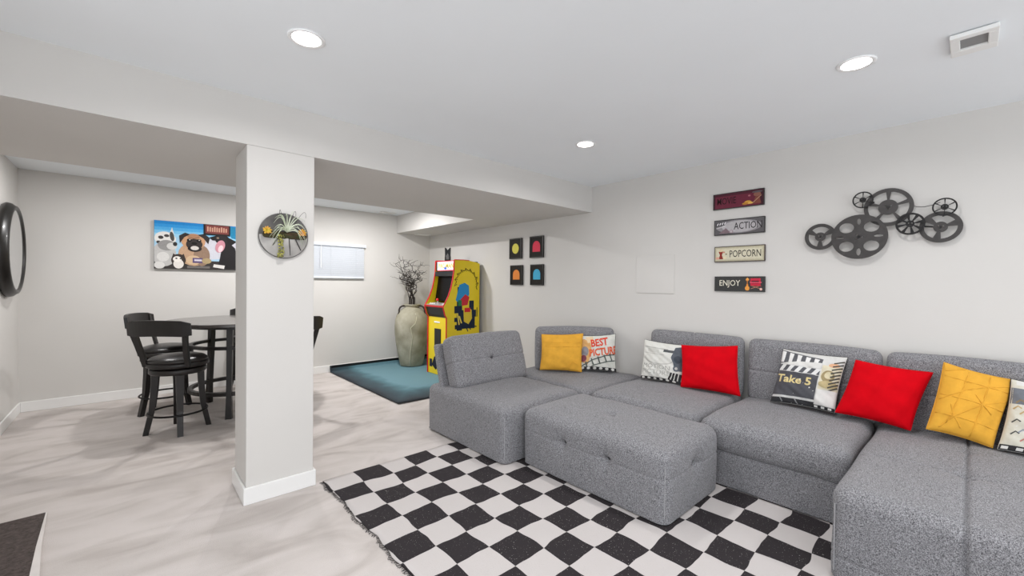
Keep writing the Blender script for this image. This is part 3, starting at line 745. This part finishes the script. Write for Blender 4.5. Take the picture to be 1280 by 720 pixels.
p.text('POPCORN', -.36, -.42, .86, .46, '#2c2622', bold=.003)
p.poly([(-.82, .35), (-.62, .35), (-.68, -.1), (-.62, -.62), (-.82, -.62), (-.76, -.1)], '#8a2f24').ell(-.72, .45, .1, .14, '#d7c7a3').ell(-.86, -.5, .08, .16, '#d9a08c').ell(-.56, -.45, .08, .16, '#e0d2b0').ell(-.5, .0, .035, .08, '#7c6a4c').ell(-.6, .25, .05, .1, '#c98872')
wallboard('wall_sign', 'cream sign reading POPCORN with a popcorn bucket picture', 'sign', 1.108, 1.497, 1.5, 1.632, .018, 'brown_mat', p, G)
p = Print().rect(-.99, -.97, .99, .97, '#3a3a39').text('ENJOY', -.78, -.5, .06, .52, '#e4dfce', bold=.004)
p.poly([(.28, -.8), (.4, -.8), (.37, .0), (.31, .0)], '#e08a3a').ell(.34, -.55, .09, .3, '#e59a45').ell(.34, .55, .06, .18, '#d8883c').line([(.34, 0), (.34, .5)], .03, '#c9793a').poly([(.27, .6), (.34, .85), (.42, .6), (.34, .45)], '#efa654')
p.rect(.46, -.2, .84, .75, '#c62842').rect(.5, .1, .78, .42, '#35121b').rect(.44, .15, .88, .28, '#e05a6e').line([(.48, -.6), (.84, -.2)], .04, '#c58a6e').line([(.84, -.6), (.48, -.2)], .04, '#c58a6e').line([(.46, -.2), (.88, -.25)], .07, '#a83a3a').ell(.86, -.65, .05, .16, '#e6b9ae')
wallboard('wall_sign', 'charcoal sign reading ENJOY below the other word signs', 'sign', 1.105, 1.493, 1.253, 1.378, .018, 'frame_black', p, G)

G = 'four small black framed pictures'
def arch(p, c):
    pts = [(-.55, -.45), (.55, -.45)]+[(.55*math.cos(a), .05+.5*math.sin(a)) for a in [PI*k/14 for k in range(15)]]
    return p.rect(-.98, -.98, .98, .98, '#17120f').poly(pts, c)
wallboard('framed_picture', 'small black framed picture of a yellow disc', 'picture', 3.91, 4.14, 1.625, 1.89, .02, 'frame_black', Print().rect(-.98, -.98, .98, .98, '#17120f').ell(0, 0, .55, .5, '#d9cf5a', 28), G, .012)
wallboard('framed_picture', 'small black framed picture of a red arch shape', 'picture', 3.525, 3.76, 1.625, 1.892, .02, 'frame_black', arch(Print(), '#d83a52'), G, .012)
wallboard('framed_picture', 'small black framed picture of an orange arch shape', 'picture', 3.89, 4.12, 1.283, 1.54, .02, 'frame_black', arch(Print(), '#e0863c'), G, .012)
wallboard('framed_picture', 'small black framed picture of a light blue arch shape', 'picture', 3.52, 3.743, 1.283, 1.541, .02, 'frame_black', arch(Print(), '#45a9cf'), G, .012)

# film reel sculpture
t = thing('film_reel_sculpture', 'dark metal wall sculpture of seven film reels above the sofa', 'wall sculpture', (XW, .43, 1.65))
WM = Matrix(((0, 0, -1, 0), (-1, 0, 0, 0), (0, 1, 0, 0), (0, 0, 0, 1)))     # plate x -> -Y, plate y -> Z, normal -> -X
def reel(y, z, R, depth, kind, m, rot=0, th=.008):
    loops = [circ(0, 0, R, n=48)]
    if kind == 'oval':
        for a in (45, 135, 225, 315):
            a = math.radians(a); loops.append(circ(.62*R*math.cos(a), .6*R*math.sin(a), .27*R, .23*R, 20, 0))
        for a, sx, sy in ((90, .07, .14), (270, .08, .17), (0, .16, .05), (180, .16, .05)):
            a = math.radians(a); loops.append(circ(.68*R*math.cos(a), .68*R*math.sin(a), sx*R, sy*R, 10))
        for k in range(3): a = 2*PI*k/3; loops.append(circ(.12*R*math.cos(a), .1*R*math.sin(a), .03*R, n=8))
    else:
        n, gap, ri, ro = {'five': (5, .24, .4, .82), 'three': (3, .5, .34, .76), 'six': (6, .14, .32, .86), 'slots': (8, .3, .3, .84)}[kind]
        for k in range(n):
            a0 = rot+2*PI*k/n; loops.append(sector(ri*R, ro*R, a0+gap/2, a0+2*PI/n-gap/2))
        for k in range(3): a = 2*PI*k/3+.4; loops.append(circ(.13*R*math.cos(a), .13*R*math.sin(a), .045*R, n=8))
    o = obj('reel', plate(loops, th), m, t)
    o.matrix_local = Matrix.Translation((-depth, y-.43, z-1.65))@WM
    h = obj('hub', lathe(bmesh.new(), [(0, .008), (.06*R, .008), (.07*R, 0), (.07*R, -.01), (0, -.01)], 14), 'metal_black', o)
    b = obj('standoff', tube(bmesh.new(), [(0, 0, -.004), (0, 0, -depth+.001)], .008, 8), 'metal_black', o)
    return o
reel(.526, 1.643, .151, .058, 'oval', 'metal_dark')
reel(.381, 1.829, .124, .035, 'five', 'metal_dark', .3)
reel(.745, 1.661, .094, .040, 'three', 'metal_dark', .5)
reel(.137, 1.676, .096, .035, 'three', 'metal_dark', .3)
reel(.508, 1.892, .056, .055, 'six', 'metal_black', .5, .006)
reel(.272, 1.706, .07, .060, 'slots', 'metal_black', .2, .006)
reel(.12, 1.795, .055, .058, 'six', 'metal_black', .5, .006)
for P in ([(.60, 1.65), (.68, 1.655)], [(.45, 1.75), (.42, 1.78)], [(.33, 1.75), (.29, 1.72)], [(.23, 1.69), (.17, 1.68)], [(.125, 1.74), (.13, 1.76)], [(.45, 1.87), (.49, 1.885)]):
    obj('link', tube(bmesh.new(), [(-.03, P[0][0]-.43, P[0][1]-1.65), (-.03, P[1][0]-.43, P[1][1]-1.65)], .005, 6), 'metal_black', t)
obj('wire', tube(bmesh.new(), [(-.03, y-.43, z-1.65) for y, z in ((.27, 1.83), (.245, 1.815), (.21, 1.81), (.17, 1.818), (.14, 1.83))], .002, 5), 'metal_black', t)

# ================================================================= ARCADE CABINET
AY0, AY1 = 4.745, 5.235
t = thing('arcade_cabinet', 'yellow upright arcade cabinet with red edges standing on the teal rug', 'arcade cabinet', (0, 0, .025))
prof = [(3.13, 0), (3.68, 0), (3.68, 1.555), (3.60, 1.575), (3.5, 1.588), (3.4, 1.592), (3.25, 1.588), (3.243, 1.43), (3.225, 1.32), (3.198, 1.2), (3.155, 1.09), (3.095, .985), (3.075, .95), (3.105, .84), (3.13, .80)]
for y0, y1 in ((AY0, AY0+.018), (AY1-.018, AY1)):
    sp = obj('side_panel', prism(bmesh.new(), prof, y0, y1), 'arcade_yellow', t)
    e = [Vector((x, (y0+y1)/2, z)) for x, z in prof[4:]+prof[:1]]
    bm = bmesh.new()
    for a, b in zip(e, e[1:]): tube(bm, [a, b], .0105, 6)
    obj('edge_trim', bm, 'arcade_red', sp)
I0, I1 = AY0+.018, AY1-.018
obj('back_panel', B((3.66, I0, 0), (3.68, I1, 1.55)), 'plastic_black', t)
obj('top_panel', B((3.27, I0, 1.565), (3.66, I1, 1.58)), 'plastic_black', t)
fp = obj('front_panel', B((3.14, I0, 0), (3.155, I1, .80)), 'arcade_yellow', t)
obj('coin_door', B((3.132, 4.90, .36), (3.142, 5.06, .64), .004), 'plastic_black', fp)
obj('logo_plate', B((3.135, 4.93, .72), (3.141, 5.07, .74)), 'white_plastic', fp)
p = Print()
p.rect(-.06, -.22, .05, -.02, '#2c3a86').poly([(-.14, -.3), (-.04, -.36), (.06, -.3), (.02, -.16), (-.08, -.18)], '#1c1e2c').line([(.02, -.05), (.06, -.3)], .02, '#d02a3a').rect(-.2, -.33, -.13, -.22, '#1c2238').poly([(.0, -.08), (.08, -.02), (.06, .1), (-.01, .08)], '#4ea0d0')
p.build('front_print', lambda x, y, o: (3.1395-o, 4.99-x, .42+y), fp)
obj('deck_front', prism(bmesh.new(), [(3.14, .80), (3.115, .84), (3.088, .945), (3.2, .945), (3.2, .8)], I0, I1), 'plastic_black', t)
DK = Matrix.Translation((3.15, 4.99, .972))@Matrix.Rotation(-.22, 4, 'Y')
dk = obj('control_deck', B((-.07, -.235, -.012), (.075, .235, .008), .002, DK), 'vent_dark', t)
obj('deck_trim', B((-.078, -.235, -.014), (-.07, .235, .010), 0, DK), 'arcade_red', dk)
js = obj('joystick', tube(bmesh.new(), [DK@Vector((0, .0, .008)), DK@Vector((0, .0, .06))], .006, 8), 'white_plastic', dk)
obj('knob', lathe(bmesh.new(), [(0, -.02)]+[(.02*math.cos(a), .02*math.sin(a)) for a in [-PI/2+PI*k/8 for k in range(1, 8)]]+[(0, .02)], 12, Matrix.Translation(DK@Vector((0, 0, .07)))), 'red_knob', js, True)
for y in (-.19, -.13, .1, .15, .2): obj('control_button', lathe(bmesh.new(), [(0, .018), (.012, .018), (.014, .008), (0, .008)], 12, DK@Matrix.Translation((.0, y, 0))), 'white_plastic', dk)
obj('screen', B((-.004, -(I1-I0)/2, -.18), (.004, (I1-I0)/2, .18), 0, Matrix.Translation((3.27, (I0+I1)/2, 1.2))@Matrix.Rotation(.16, 4, 'Y')), 'screen', t)
obj('speaker_grille', B((3.235, I0, 1.37), (3.30, I1, 1.435)), 'plastic_black', t)
mq = obj('marquee', B((3.256, I0, 1.445), (3.27, I1, 1.585)), 'white_plastic', t)
p = Print().rect(-.2, -.062, .225, .062, '#e6e6f0').rect(-.2, -.07, .225, -.058, '#e05a6a').rect(-.235, -.07, -.2, .07, '#141416').rect(-.235, .06, .235, .07, '#d01c24')
p.text('PAC-MAN', -.165, -.03, .205, .036, '#b9a21e', bold=.03).text('PAC-MAN', -.16, -.024, .20, .03, '#e8d64a').ell(.01, -.035, .03, .016, '#2a5ad0')
p.build('lettering', lambda x, y, o: (3.2555-o, 4.99-x, 1.515+y), mq)
# abstract side artwork
p = Print(); N_ = '#15243c'
for k in range(9):
    a = PI*(1.02-k/8*1.04); x, z = 3.45+.16*math.cos(a), 1.27+.17*math.sin(a); x2, z2 = 3.45+.205*math.cos(a+.12), 1.27+.215*math.sin(a+.12)
    a2 = a-.2; p.line([(x, z), (x2, z2), (3.45+.17*math.cos(a2), 1.27+.18*math.sin(a2)), (3.45+.20*math.cos(a2-.15), 1.27+.21*math.sin(a2-.15))], .011, '#3a2c10')
p.rect(3.26, .64, 3.6, .70, N_)
for a in ((3.29, .62, 3.38, 1.08), (3.38, .66, 3.6, .9), (3.25, .86, 3.34, .96), (3.25, .74, 3.33, .8), (3.5, .9, 3.58, 1.03), (3.58, .8, 3.62, .9), (3.3, 1.05, 3.36, 1.22)): p.rect(*a, N_)
p.poly([(3.27, 1.04), (3.33, 1.25), (3.42, 1.28), (3.49, 1.24), (3.5, 1.12), (3.44, 1.02), (3.35, .98)], '#2f8fc8')
p.poly([(3.33, 1.03), (3.43, 1.12), (3.5, 1.08), (3.47, .97), (3.36, .96)], '#c8303a').rect(3.31, .96, 3.37, 1.04, '#2a7a4a')
p.poly([(3.40, .92), (3.47, .95), (3.54, .9), (3.55, .78), (3.49, .7), (3.41, .74)], '#e2c43a').rect(3.42, .87, 3.52, .93, '#d02a34')
p.line([(3.33, .70), (3.30, .86)], .02, '#e8d05a').line([(3.37, .72), (3.33, .82)], .02, '#e8d05a')
for k in range(4): p.line([(3.43+.05*k, .7-.01*k), (3.48+.05*k, .60+.02*k)], .016, N_)
p.rect(3.63, .8, 3.645, .93, '#6b6016')
p.build('side_artwork', lambda x, y, o: (x, AY0-o, y), t)

# notched ornament on the cabinet
t = thing('carved_ornament', 'small black carved ornament with a notched top on the arcade cabinet', 'ornament', (3.36, 5.08, 1.606))
q = Matrix.Rotation(-YAW, 4, 'Z')
bm = prism(bmesh.new(), [(-.042, .0), (.042, 0), (.042, .06), (.038, .09), (.042, .2), (.03, .2), (0, .165), (-.03, .2), (-.042, .2), (-.038, .09), (-.042, .06)], -.02, .02); bmesh.ops.transform(bm, matrix=q, verts=bm.verts)
obj('body', bm, 'plastic_black', t)
bm = prism(bmesh.new(), [(-.018, .03), (.018, .03), (.022, .08), (0, .12), (-.022, .08)], -.026, -.02); bmesh.ops.transform(bm, matrix=q, verts=bm.verts)
obj('relief', bm, 'zinc_dark', t)

# ================================================================= VASE AND BRANCHES
VX, VY = 3.21, 5.84
t = thing('floor_vase', 'tall grey-green stone vase with neck handles on the teal rug', 'vase', (VX, VY, .025))
vp = [(0, 0), (.165, 0), (.175, .015), (.19, .1), (.215, .22), (.24, .36), (.255, .5), (.258, .6), (.25, .7), (.225, .78), (.18, .84), (.135, .875), (.11, .89), (.105, .905), (.125, .925), (.135, .94), (.12, .94), (.09, .92), (.085, .9), (.08, .85), (0, .82)]
obj('body', lathe(bmesh.new(), vp, 40), 'vase', t, True)
ca = math.atan2(-VY, -VX)
for s_ in (-1.25, 1.25):
    a = ca+s_; c, s = math.cos(a), math.sin(a)
    obj('handle', tube(bmesh.new(), [(c*r_, s*r_, z) for r_, z in ((.11, .915), (.15, .915), (.185, .895), (.2, .86), (.2, .82), (.21, .79))], .013, 8), 'twig', t, True)
bm = bmesh.new(); pts = []
for r_, z, da in ((.20, .78+.03, .25), (.236, .74, .3), (.253, .66, .2), (.26, .6, -.05), (.259, .54, -.02), (.252, .46, .05), (.243, .36, .0), (.222, .24, -.08), (.2, .13, -.1), (.18, .02, -.1)):
    a = ca+da; pts.append((math.cos(a)*(r_+.001), math.sin(a)*(r_+.001), z))
obj('crack_line', tube(bm, pts, .005, 6), 'vase_line', t, True)
for b in range(11):
    rnd = random.Random(40+b); bm = bmesh.new(); az = rnd.uniform(0, 2*PI); x0, y0 = .035*math.cos(b*.7), .035*math.sin(b*.7)
    pts = [Vector((x0, y0, -.12)), Vector((x0*1.2, y0*1.2, .1))]; lean = rnd.uniform(.2, .42); top = rnd.uniform(.5, .8); N = 14
    for k in range(1, N+1):
        f = k/N; sw = .075*f+.015
        pts.append(Vector((x0+math.cos(az)*lean*f**1.2*.6+rnd.uniform(-1, 1)*sw, y0+math.sin(az)*lean*f**1.2*.6+rnd.uniform(-1, 1)*sw, .1+(top-.1)*f+rnd.uniform(-.02, .02))))
    sm_ = []
    for i in range(len(pts)-1):
        p0, p1, p2, p3 = pts[max(i-1, 0)], pts[i], pts[i+1], pts[min(i+2, len(pts)-1)]
        for k in range(4):
            u = k/4; sm_.append(.5*((2*p1)+(p2-p0)*u+(2*p0-5*p1+4*p2-p3)*u*u+(3*p1-p0-3*p2+p3)*u**3))
    L = len(sm_); tube(bm, sm_, [.0068*(1-.68*i/L) for i in range(L)], 5)
    for j in range(8):
        i = int(L*rnd.uniform(.4, .95)); q = sm_[i]; d = Vector((rnd.uniform(-1, 1), rnd.uniform(-1, 1), rnd.uniform(-.1, .8))).normalized(); P = [q]
        for k in range(5): P.append(P[-1]+d*.032+Vector((rnd.uniform(-.018, .018), rnd.uniform(-.018, .018), rnd.uniform(-.015, .018))))
        tube(bm, P, [.0035, .0032, .003, .0026, .002, .0014], 4)
    o = obj('curly_branch', bm, 'twig', None, True); o.location = (VX, VY, .025+.925)
    tag(o, 'dark curly dry branch standing in the stone vase', 'branch', 'dry branches in the vase')

# ================================================================= BAR TABLE AND STOOLS
TC = (.82, 5.1)
t = thing('bar_table', 'round black counter-height table with ring stretchers in the alcove', 'table', (TC[0], TC[1], 0))
obj('table_top', lathe(bmesh.new(), [(0, .905), (.615, .905), (.622, .9), (.622, .878), (.61, .872), (0, .872)], 64), 'table_top', t)
obj('apron', lathe(bmesh.new(), [(.40, .872), (.44, .872), (.44, .84), (.40, .84), (.40, .872)], 48), 'black_wood', t)
for a in (250, 120, 5):
    a = math.radians(a); d = Vector((math.cos(a), math.sin(a), 0)); s = Vector((-d.y, d.x, 0))
    P = [d*r_+Vector((0, 0, z)) for r_, z in ((.385, .87), (.395, .65), (.405, .45), (.42, .2), (.43, 0))]
    obj('leg', sweep(bmesh.new(), P, [.05, .047, .044, .044, .052], [.05, .05, .045, .045, .052], [s]*5, [d]*5), 'black_wood', t)
for R_, z, h in ((.405, .645, .03), (.41, .21, .035)):
    obj('ring_stretcher', lathe(bmesh.new(), [(R_-.018, z), (R_+.018, z), (R_+.018, z+h), (R_-.018, z+h), (R_-.018, z)], 48), 'black_wood', t)

def stool(label, loc, face, legrot):
    """face: world angle of the seat front; legrot: world angle of the first leg"""
    rz = face-PI/2
    t = thing('bar_stool', label, 'stool', (loc[0], loc[1], 0), rz, 'swivel stools at the bar table')
    for k in range(4):
        a = legrot-rz+k*PI/2; d = Vector((math.cos(a), math.sin(a), 0)); s = Vector((-d.y, d.x, 0))
        P = [d*r_+Vector((0, 0, z)) for r_, z in ((.155, .545), (.16, .4), (.175, .2), (.215, 0))]
        obj('leg', sweep(bmesh.new(), P, [.06, .052, .044, .04], [.05, .046, .04, .038], [s]*4, [d]*4), 'black_wood', t)
    obj('foot_ring', tube(bmesh.new(), [(.205*math.cos(2*PI*k/40), .205*math.sin(2*PI*k/40), .17) for k in range(40)], .0085, 8, True), 'metal_black', t, True)
    obj('leg_frame', lathe(bmesh.new(), [(0, .505), (.19, .505), (.2, .515), (.2, .545), (.19, .552), (0, .552)], 40), 'black_wood', t, True)
    obj('swivel_plate', lathe(bmesh.new(), [(0, .552), (.09, .552), (.09, .562), (0, .562)], 24), 'metal_dark', t)
    obj('seat_frame', lathe(bmesh.new(), [(0, .562), (.205, .562), (.217, .57), (.217, .598), (.205, .605), (0, .605)], 40), 'black_wood', t, True)
    obj('seat', lathe(bmesh.new(), [(0, .668), (.08, .666), (.14, .658), (.185, .644), (.208, .625), (.212, .61), (.2, .604), (0, .604)], 40), 'leather', t, True)
    def ry(x): return -.255+.9*x*x
    for s in (-1, 1):
        P = [Vector((s*x, y, z)) for x, y, z in ((.165, -.135, .575), (.172, -.165, .68), (.185, -.2, .8), (.198, -.222, .9), (.2, -.23, .95))]
        obj('back_post', sweep(bmesh.new(), P, [.038]*5, [.024]*5, [(1, 0, 0)]*5, [(0, 1, 0)]*5), 'black_wood', t)
    n = 17; P, W, Hh, S, U = [], [], [], [], []
    for k in range(n):
        x = -.24+.48*k/(n-1); e = min(1, min(k, n-1-k)/2)
        P.append((x, ry(x)-.01, .897+.012*(1-(x/.24)**2))); W.append(.026); Hh.append(.10+.03*e); S.append((-1.8*x, 1, 0)); U.append((0, -.12, 1))
    obj('back_rail', sweep(bmesh.new(), P, W, Hh, S, U), 'black_wood', t)
    return t
stool('black swivel stool with leather seat, its back to the open room', (.295, 4.63), math.radians(53), 0)
stool('black swivel stool half hidden behind another stool, facing the round table', (.25, 5.40), math.radians(-25), math.radians(27))
stool('black swivel stool on the far side of the round table, mostly behind the pillar', (1.03, 5.78), math.radians(-110), math.radians(10))
stool('black swivel stool whose back rail peeks out past the pillar', (1.08, 4.42), math.radians(112), math.radians(20))

# ================================================================= ALCOVE WALLS: mirror and canvas
t = thing('round_mirror', 'round mirror in a thick black frame on the alcove wall', 'mirror', (XL, 5.64, 1.55))
LM = Matrix(((0, 0, 1, 0), (0, 1, 0, 0), (-1, 0, 0, 0), (0, 0, 0, 1)))
o = obj('frame', lathe(bmesh.new(), [(.345, .002), (.40, .002), (.412, .02), (.405, .045), (.39, .06), (.38, .075), (.362, .078), (.352, .072), (.345, .066), (.345, .002)], 56), 'frame_black', t, True); o.matrix_local = LM
o = obj('glass', lathe(bmesh.new(), [(0, .066), (.348, .066), (.348, .06), (0, .06)], 56), 'mirror', t); o.matrix_local = LM

CX0, CX1, CZ0, CZ1 = .177, .963, 1.43, 1.975
t = thing('canvas_picture', 'wide canvas picture of several dogs and a kitten at a table, on the alcove wall', 'picture', ((CX0+CX1)/2, YB, CZ0))
w, h = CX1-CX0, CZ1-CZ0
obj('canvas', B((-w/2, -.035, 0), (w/2, -.002, h), .002), 'vent_dark', t)
p = Print().rect(-1, -1, 1, 1, '#9fc4dc')
for k, c in enumerate(('#1a7fc4', '#2a8fd0', '#4aa2d8', '#72b6de', '#95c7e2')): p.rect(-1, 1-.13*(k+1), 1, 1-.13*k, c)
p.rect(-1, -1, 1, -.62, '#35302f').ell(.35, -.1, .5, .45, '#c9c9d2').ell(.9, -.2, .3, .45, '#c4c2cc').poly([(.75, .95), (1, .95), (1, .4), (.85, .45)], '#1d7fa8')
# spotted dog and grey dog
p.ell(-.75, .25, .24, .3, '#dcdad6', rot=.2).poly([(-.65, .5), (-.6, .75), (-.55, .45)], '#d2d0cc').ell(-.85, .3, .06, .07, '#3b3836').ell(-.72, .38, .06, .06, '#44403e').ell(-.6, .36, .05, .2, '#4a4644', rot=.1).ell(-.9, .1, .05, .06, '#3b3836').ell(-.82, -.05, .04, .05, '#2f2c2b')
p.ell(-.78, -.4, .28, .5, '#b9b7b5').ell(-.72, -.02, .2, .22, '#8f8d8c').ell(-.6, -.05, .12, .15, '#c9c7c4').ell(-.53, .05, .05, .09, '#2b2827').ell(-.8, -.5, .14, .2, '#d0cecb').ell(-.88, -.85, .12, .15, '#d3d1ce')
# pug
p.ell(-.08, -.35, .38, .5, '#b9977a').ell(.1, -.4, .2, .45, '#8f7562').ell(-.1, .2, .29, .34, '#c09470').ell(-.1, .42, .15, .1, '#a87c5e').ell(-.08, .08, .2, .24, '#322b2a')
p.poly([(-.42, .1), (-.44, .42), (-.3, .56), (-.18, .5), (-.32, .36)], '#2b2524').poly([(.26, .12), (.3, .4), (.16, .56), (.0, .5), (.14, .36)], '#2b2524')
p.ell(-.2, .25, .06, .07, '#14110f').ell(.03, .25, .06, .07, '#14110f').ell(-.19, .27, .02, .025, '#b8aea6').ell(.04, .27, .02, .025, '#b8aea6').ell(-.08, .12, .07, .06, '#0f0c0b').ell(-.07, -.1, .17, .14, '#241e1d').ell(-.07, -.08, .1, .09, '#cfc8c2').line([(-.22, .38), (-.1, .33), (.05, .38)], .03, '#7d5a44').ell(-.1, -.6, .18, .2, '#c9ad8c')
# black dog, mouth open
p.poly([(.48, -.95), (.55, -.5), (.6, .0), (.75, .3), (.95, .0), (1, -.4), (1, -.95)], '#1d191b').ell(.62, .35, .19, .22, '#231f21').poly([(.28, .42), (.5, .55), (.48, .3), (.36, .3)], '#1a1718').poly([(.72, .5), (1, .3), (.85, .12), (.74, .2)], '#1a1718').ell(.56, .05, .12, .28, '#c78a96', rot=-.15).ell(.57, -.05, .06, .16, '#e6c7cc', rot=-.15).ell(.5, .42, .035, .04, '#857060')
# sign, kitten, things on the table
p.rect(.14, .52, .82, 1, '#1d1615').rect(.19, .6, .78, .97, '#7a3c38')
for k in range(9): p.rect(.23+.058*k, .68, .265+.058*k, .9-.02*(k % 3), '#c99a84')
p.ell(-.45, -.62, .17, .26, '#3a302c').ell(-.45, -.78, .12, .2, '#dcd6d0').ell(-.48, -.58, .1, .12, '#e6e0da').ell(-.5, -.55, .025, .03, '#2a2524').ell(-.4, -.55, .025, .03, '#2a2524').poly([(-.6, -.5), (-.57, -.34), (-.5, -.44)], '#3a302c').poly([(-.4, -.44), (-.33, -.34), (-.3, -.5)], '#3a302c')
p.rect(-.12, -.72, .12, -.5, '#5a4a72').rect(-.08, -.64, .1, -.56, '#cfc7d2').ell(.22, -.62, .12, .12, '#a8946e').poly([(.4, -.75), (.68, -.8), (.66, -.95), (.38, -.88)], '#d6d2ce').rect(-.25, -.95, .3, -.85, '#6b6663')
cl = lambda v: max(-.995, min(.995, v))
p.build('print', lambda x, y, o: (cl(x)*w/2, -.035-o, h/2+cl(y)*h/2), t, .0004)

# ================================================================= PILLAR PLANTER
t = thing('wall_planter', 'round metal wall planter of succulents hanging on the pillar', 'planter', (.678, PY0, 1.575))
FM = Matrix(((1, 0, 0, 0), (0, 0, -1, 0), (0, 1, 0, 0), (0, 0, 0, 1)))     # disc normal -> -Y
o = obj('back_disc', lathe(bmesh.new(), [(0, .004), (.13, .004), (.135, .008), (.137, .014), (.133, .014), (.13, .009), (0, .009)], 48), 'zinc_dark', t, True); o.matrix_local = FM
# pocket: lower half, corrugated and bulging
bm = bmesh.new(); g = []
for i in range(29):
    a = PI+PI*i/28; row = []
    for k in range(9):
        f = k/8; r_ = .132*f; x, z = r_*math.cos(a), r_*math.sin(a)
        bul = .036*(1-f**2.2)+.004*math.sin(x*160)*(1-f)
        row.append(bm.verts.new((x, -.016-bul, z*1.0-.0)))
    g.append(row)
for i in range(28):
    for k in range(8): bm.faces.new((g[i][k], g[i+1][k], g[i+1][k+1], g[i][k+1]))
bmesh.ops.remove_doubles(bm, verts=bm.verts[:], dist=1e-5)
obj('pocket', bm, 'zinc', t, True)
for x, l in ((-.07, .09), (-.035, .115), (.03, .125), (.085, .09)):
    obj('rib', tube(bmesh.new(), [(x*.55, -.054, -.004), (x*.8, -.046, -l*.5), (x*1.1, -.02, -l*.93)], .003, 5), 'metal_dark', t)
obj('moss', soft((.24, .045, .035), .015, (0, 0, .006), .012, (), (), False, .006, 3), 'moss', t, True).location = (0, -.038, .0)
rnd = random.Random(11)
for k in range(22):
    a = math.radians(-35+250*k/21)+rnd.uniform(-.1, .1); L = rnd.uniform(.09, .14) if 30 < math.degrees(a) < 150 else rnd.uniform(.08, .11); up = rnd.uniform(.03, .06)
    c, s = math.cos(a), math.sin(a); fwd = rnd.uniform(.03, .055); P = []
    for i in range(9):
        f = i/8; P.append((.005+c*L*f, -.06-fwd*math.sin(f*PI*.7), .018+s*L*f*.85+up*math.sin(f*PI)*.9-.05*f*f*(1-max(0, s))))
    obj('leaf', tube(bmesh.new(), P, [.0034, .0032, .0028, .0024, .002, .0016, .0012, .0009, .0005], 5), 'leaf_pale', t, True)
for k in range(3):
    x = (.035, .07, -.02)[k]; P = [(x*.4+x*1.1*math.sin(f*PI*.55)*1.1, -.05, .03+.12*math.sin(f*PI*.75)) for f in [i/12 for i in range(13)]]
    obj('tendril', tube(bmesh.new(), P, .0012, 4), 'twig', t)
for cx_, s_ in ((-.1, 1), (.088, 1)):
    for k in range(9):
        a = 2*PI*k/9; el = .5+.35*(k % 2); d = Vector((math.cos(a)*math.cos(el), -.7, math.sin(a)*math.cos(el)+.25)).normalized()
        P = [Vector((cx_, -.048, .018))+d*q_ for q_ in (0, .012, .024, .034)]
        obj('petal', tube(bmesh.new(), P, [.004, .007, .006, .001], 6), 'leaf_orange', t, True)
bm = bmesh.new()
for k in range(70):
    f = rnd.random(); x, z = -.03+rnd.uniform(-.016, .016)+.008*f, .0-.13*f; y = -.062+.028*f*f+rnd.uniform(-.008, .004)
    t2 = bmesh.new(); bmesh.ops.create_icosphere(t2, subdivisions=1, radius=.0055); bmesh.ops.translate(t2, vec=(x, y, z), verts=t2.verts)
    me = bpy.data.meshes.new('b'); t2.to_mesh(me); t2.free(); bm.from_mesh(me); bpy.data.meshes.remove(me)
o = obj('trailing_beads', bm, 'bead', t, True); o['kind'] = 'stuff'
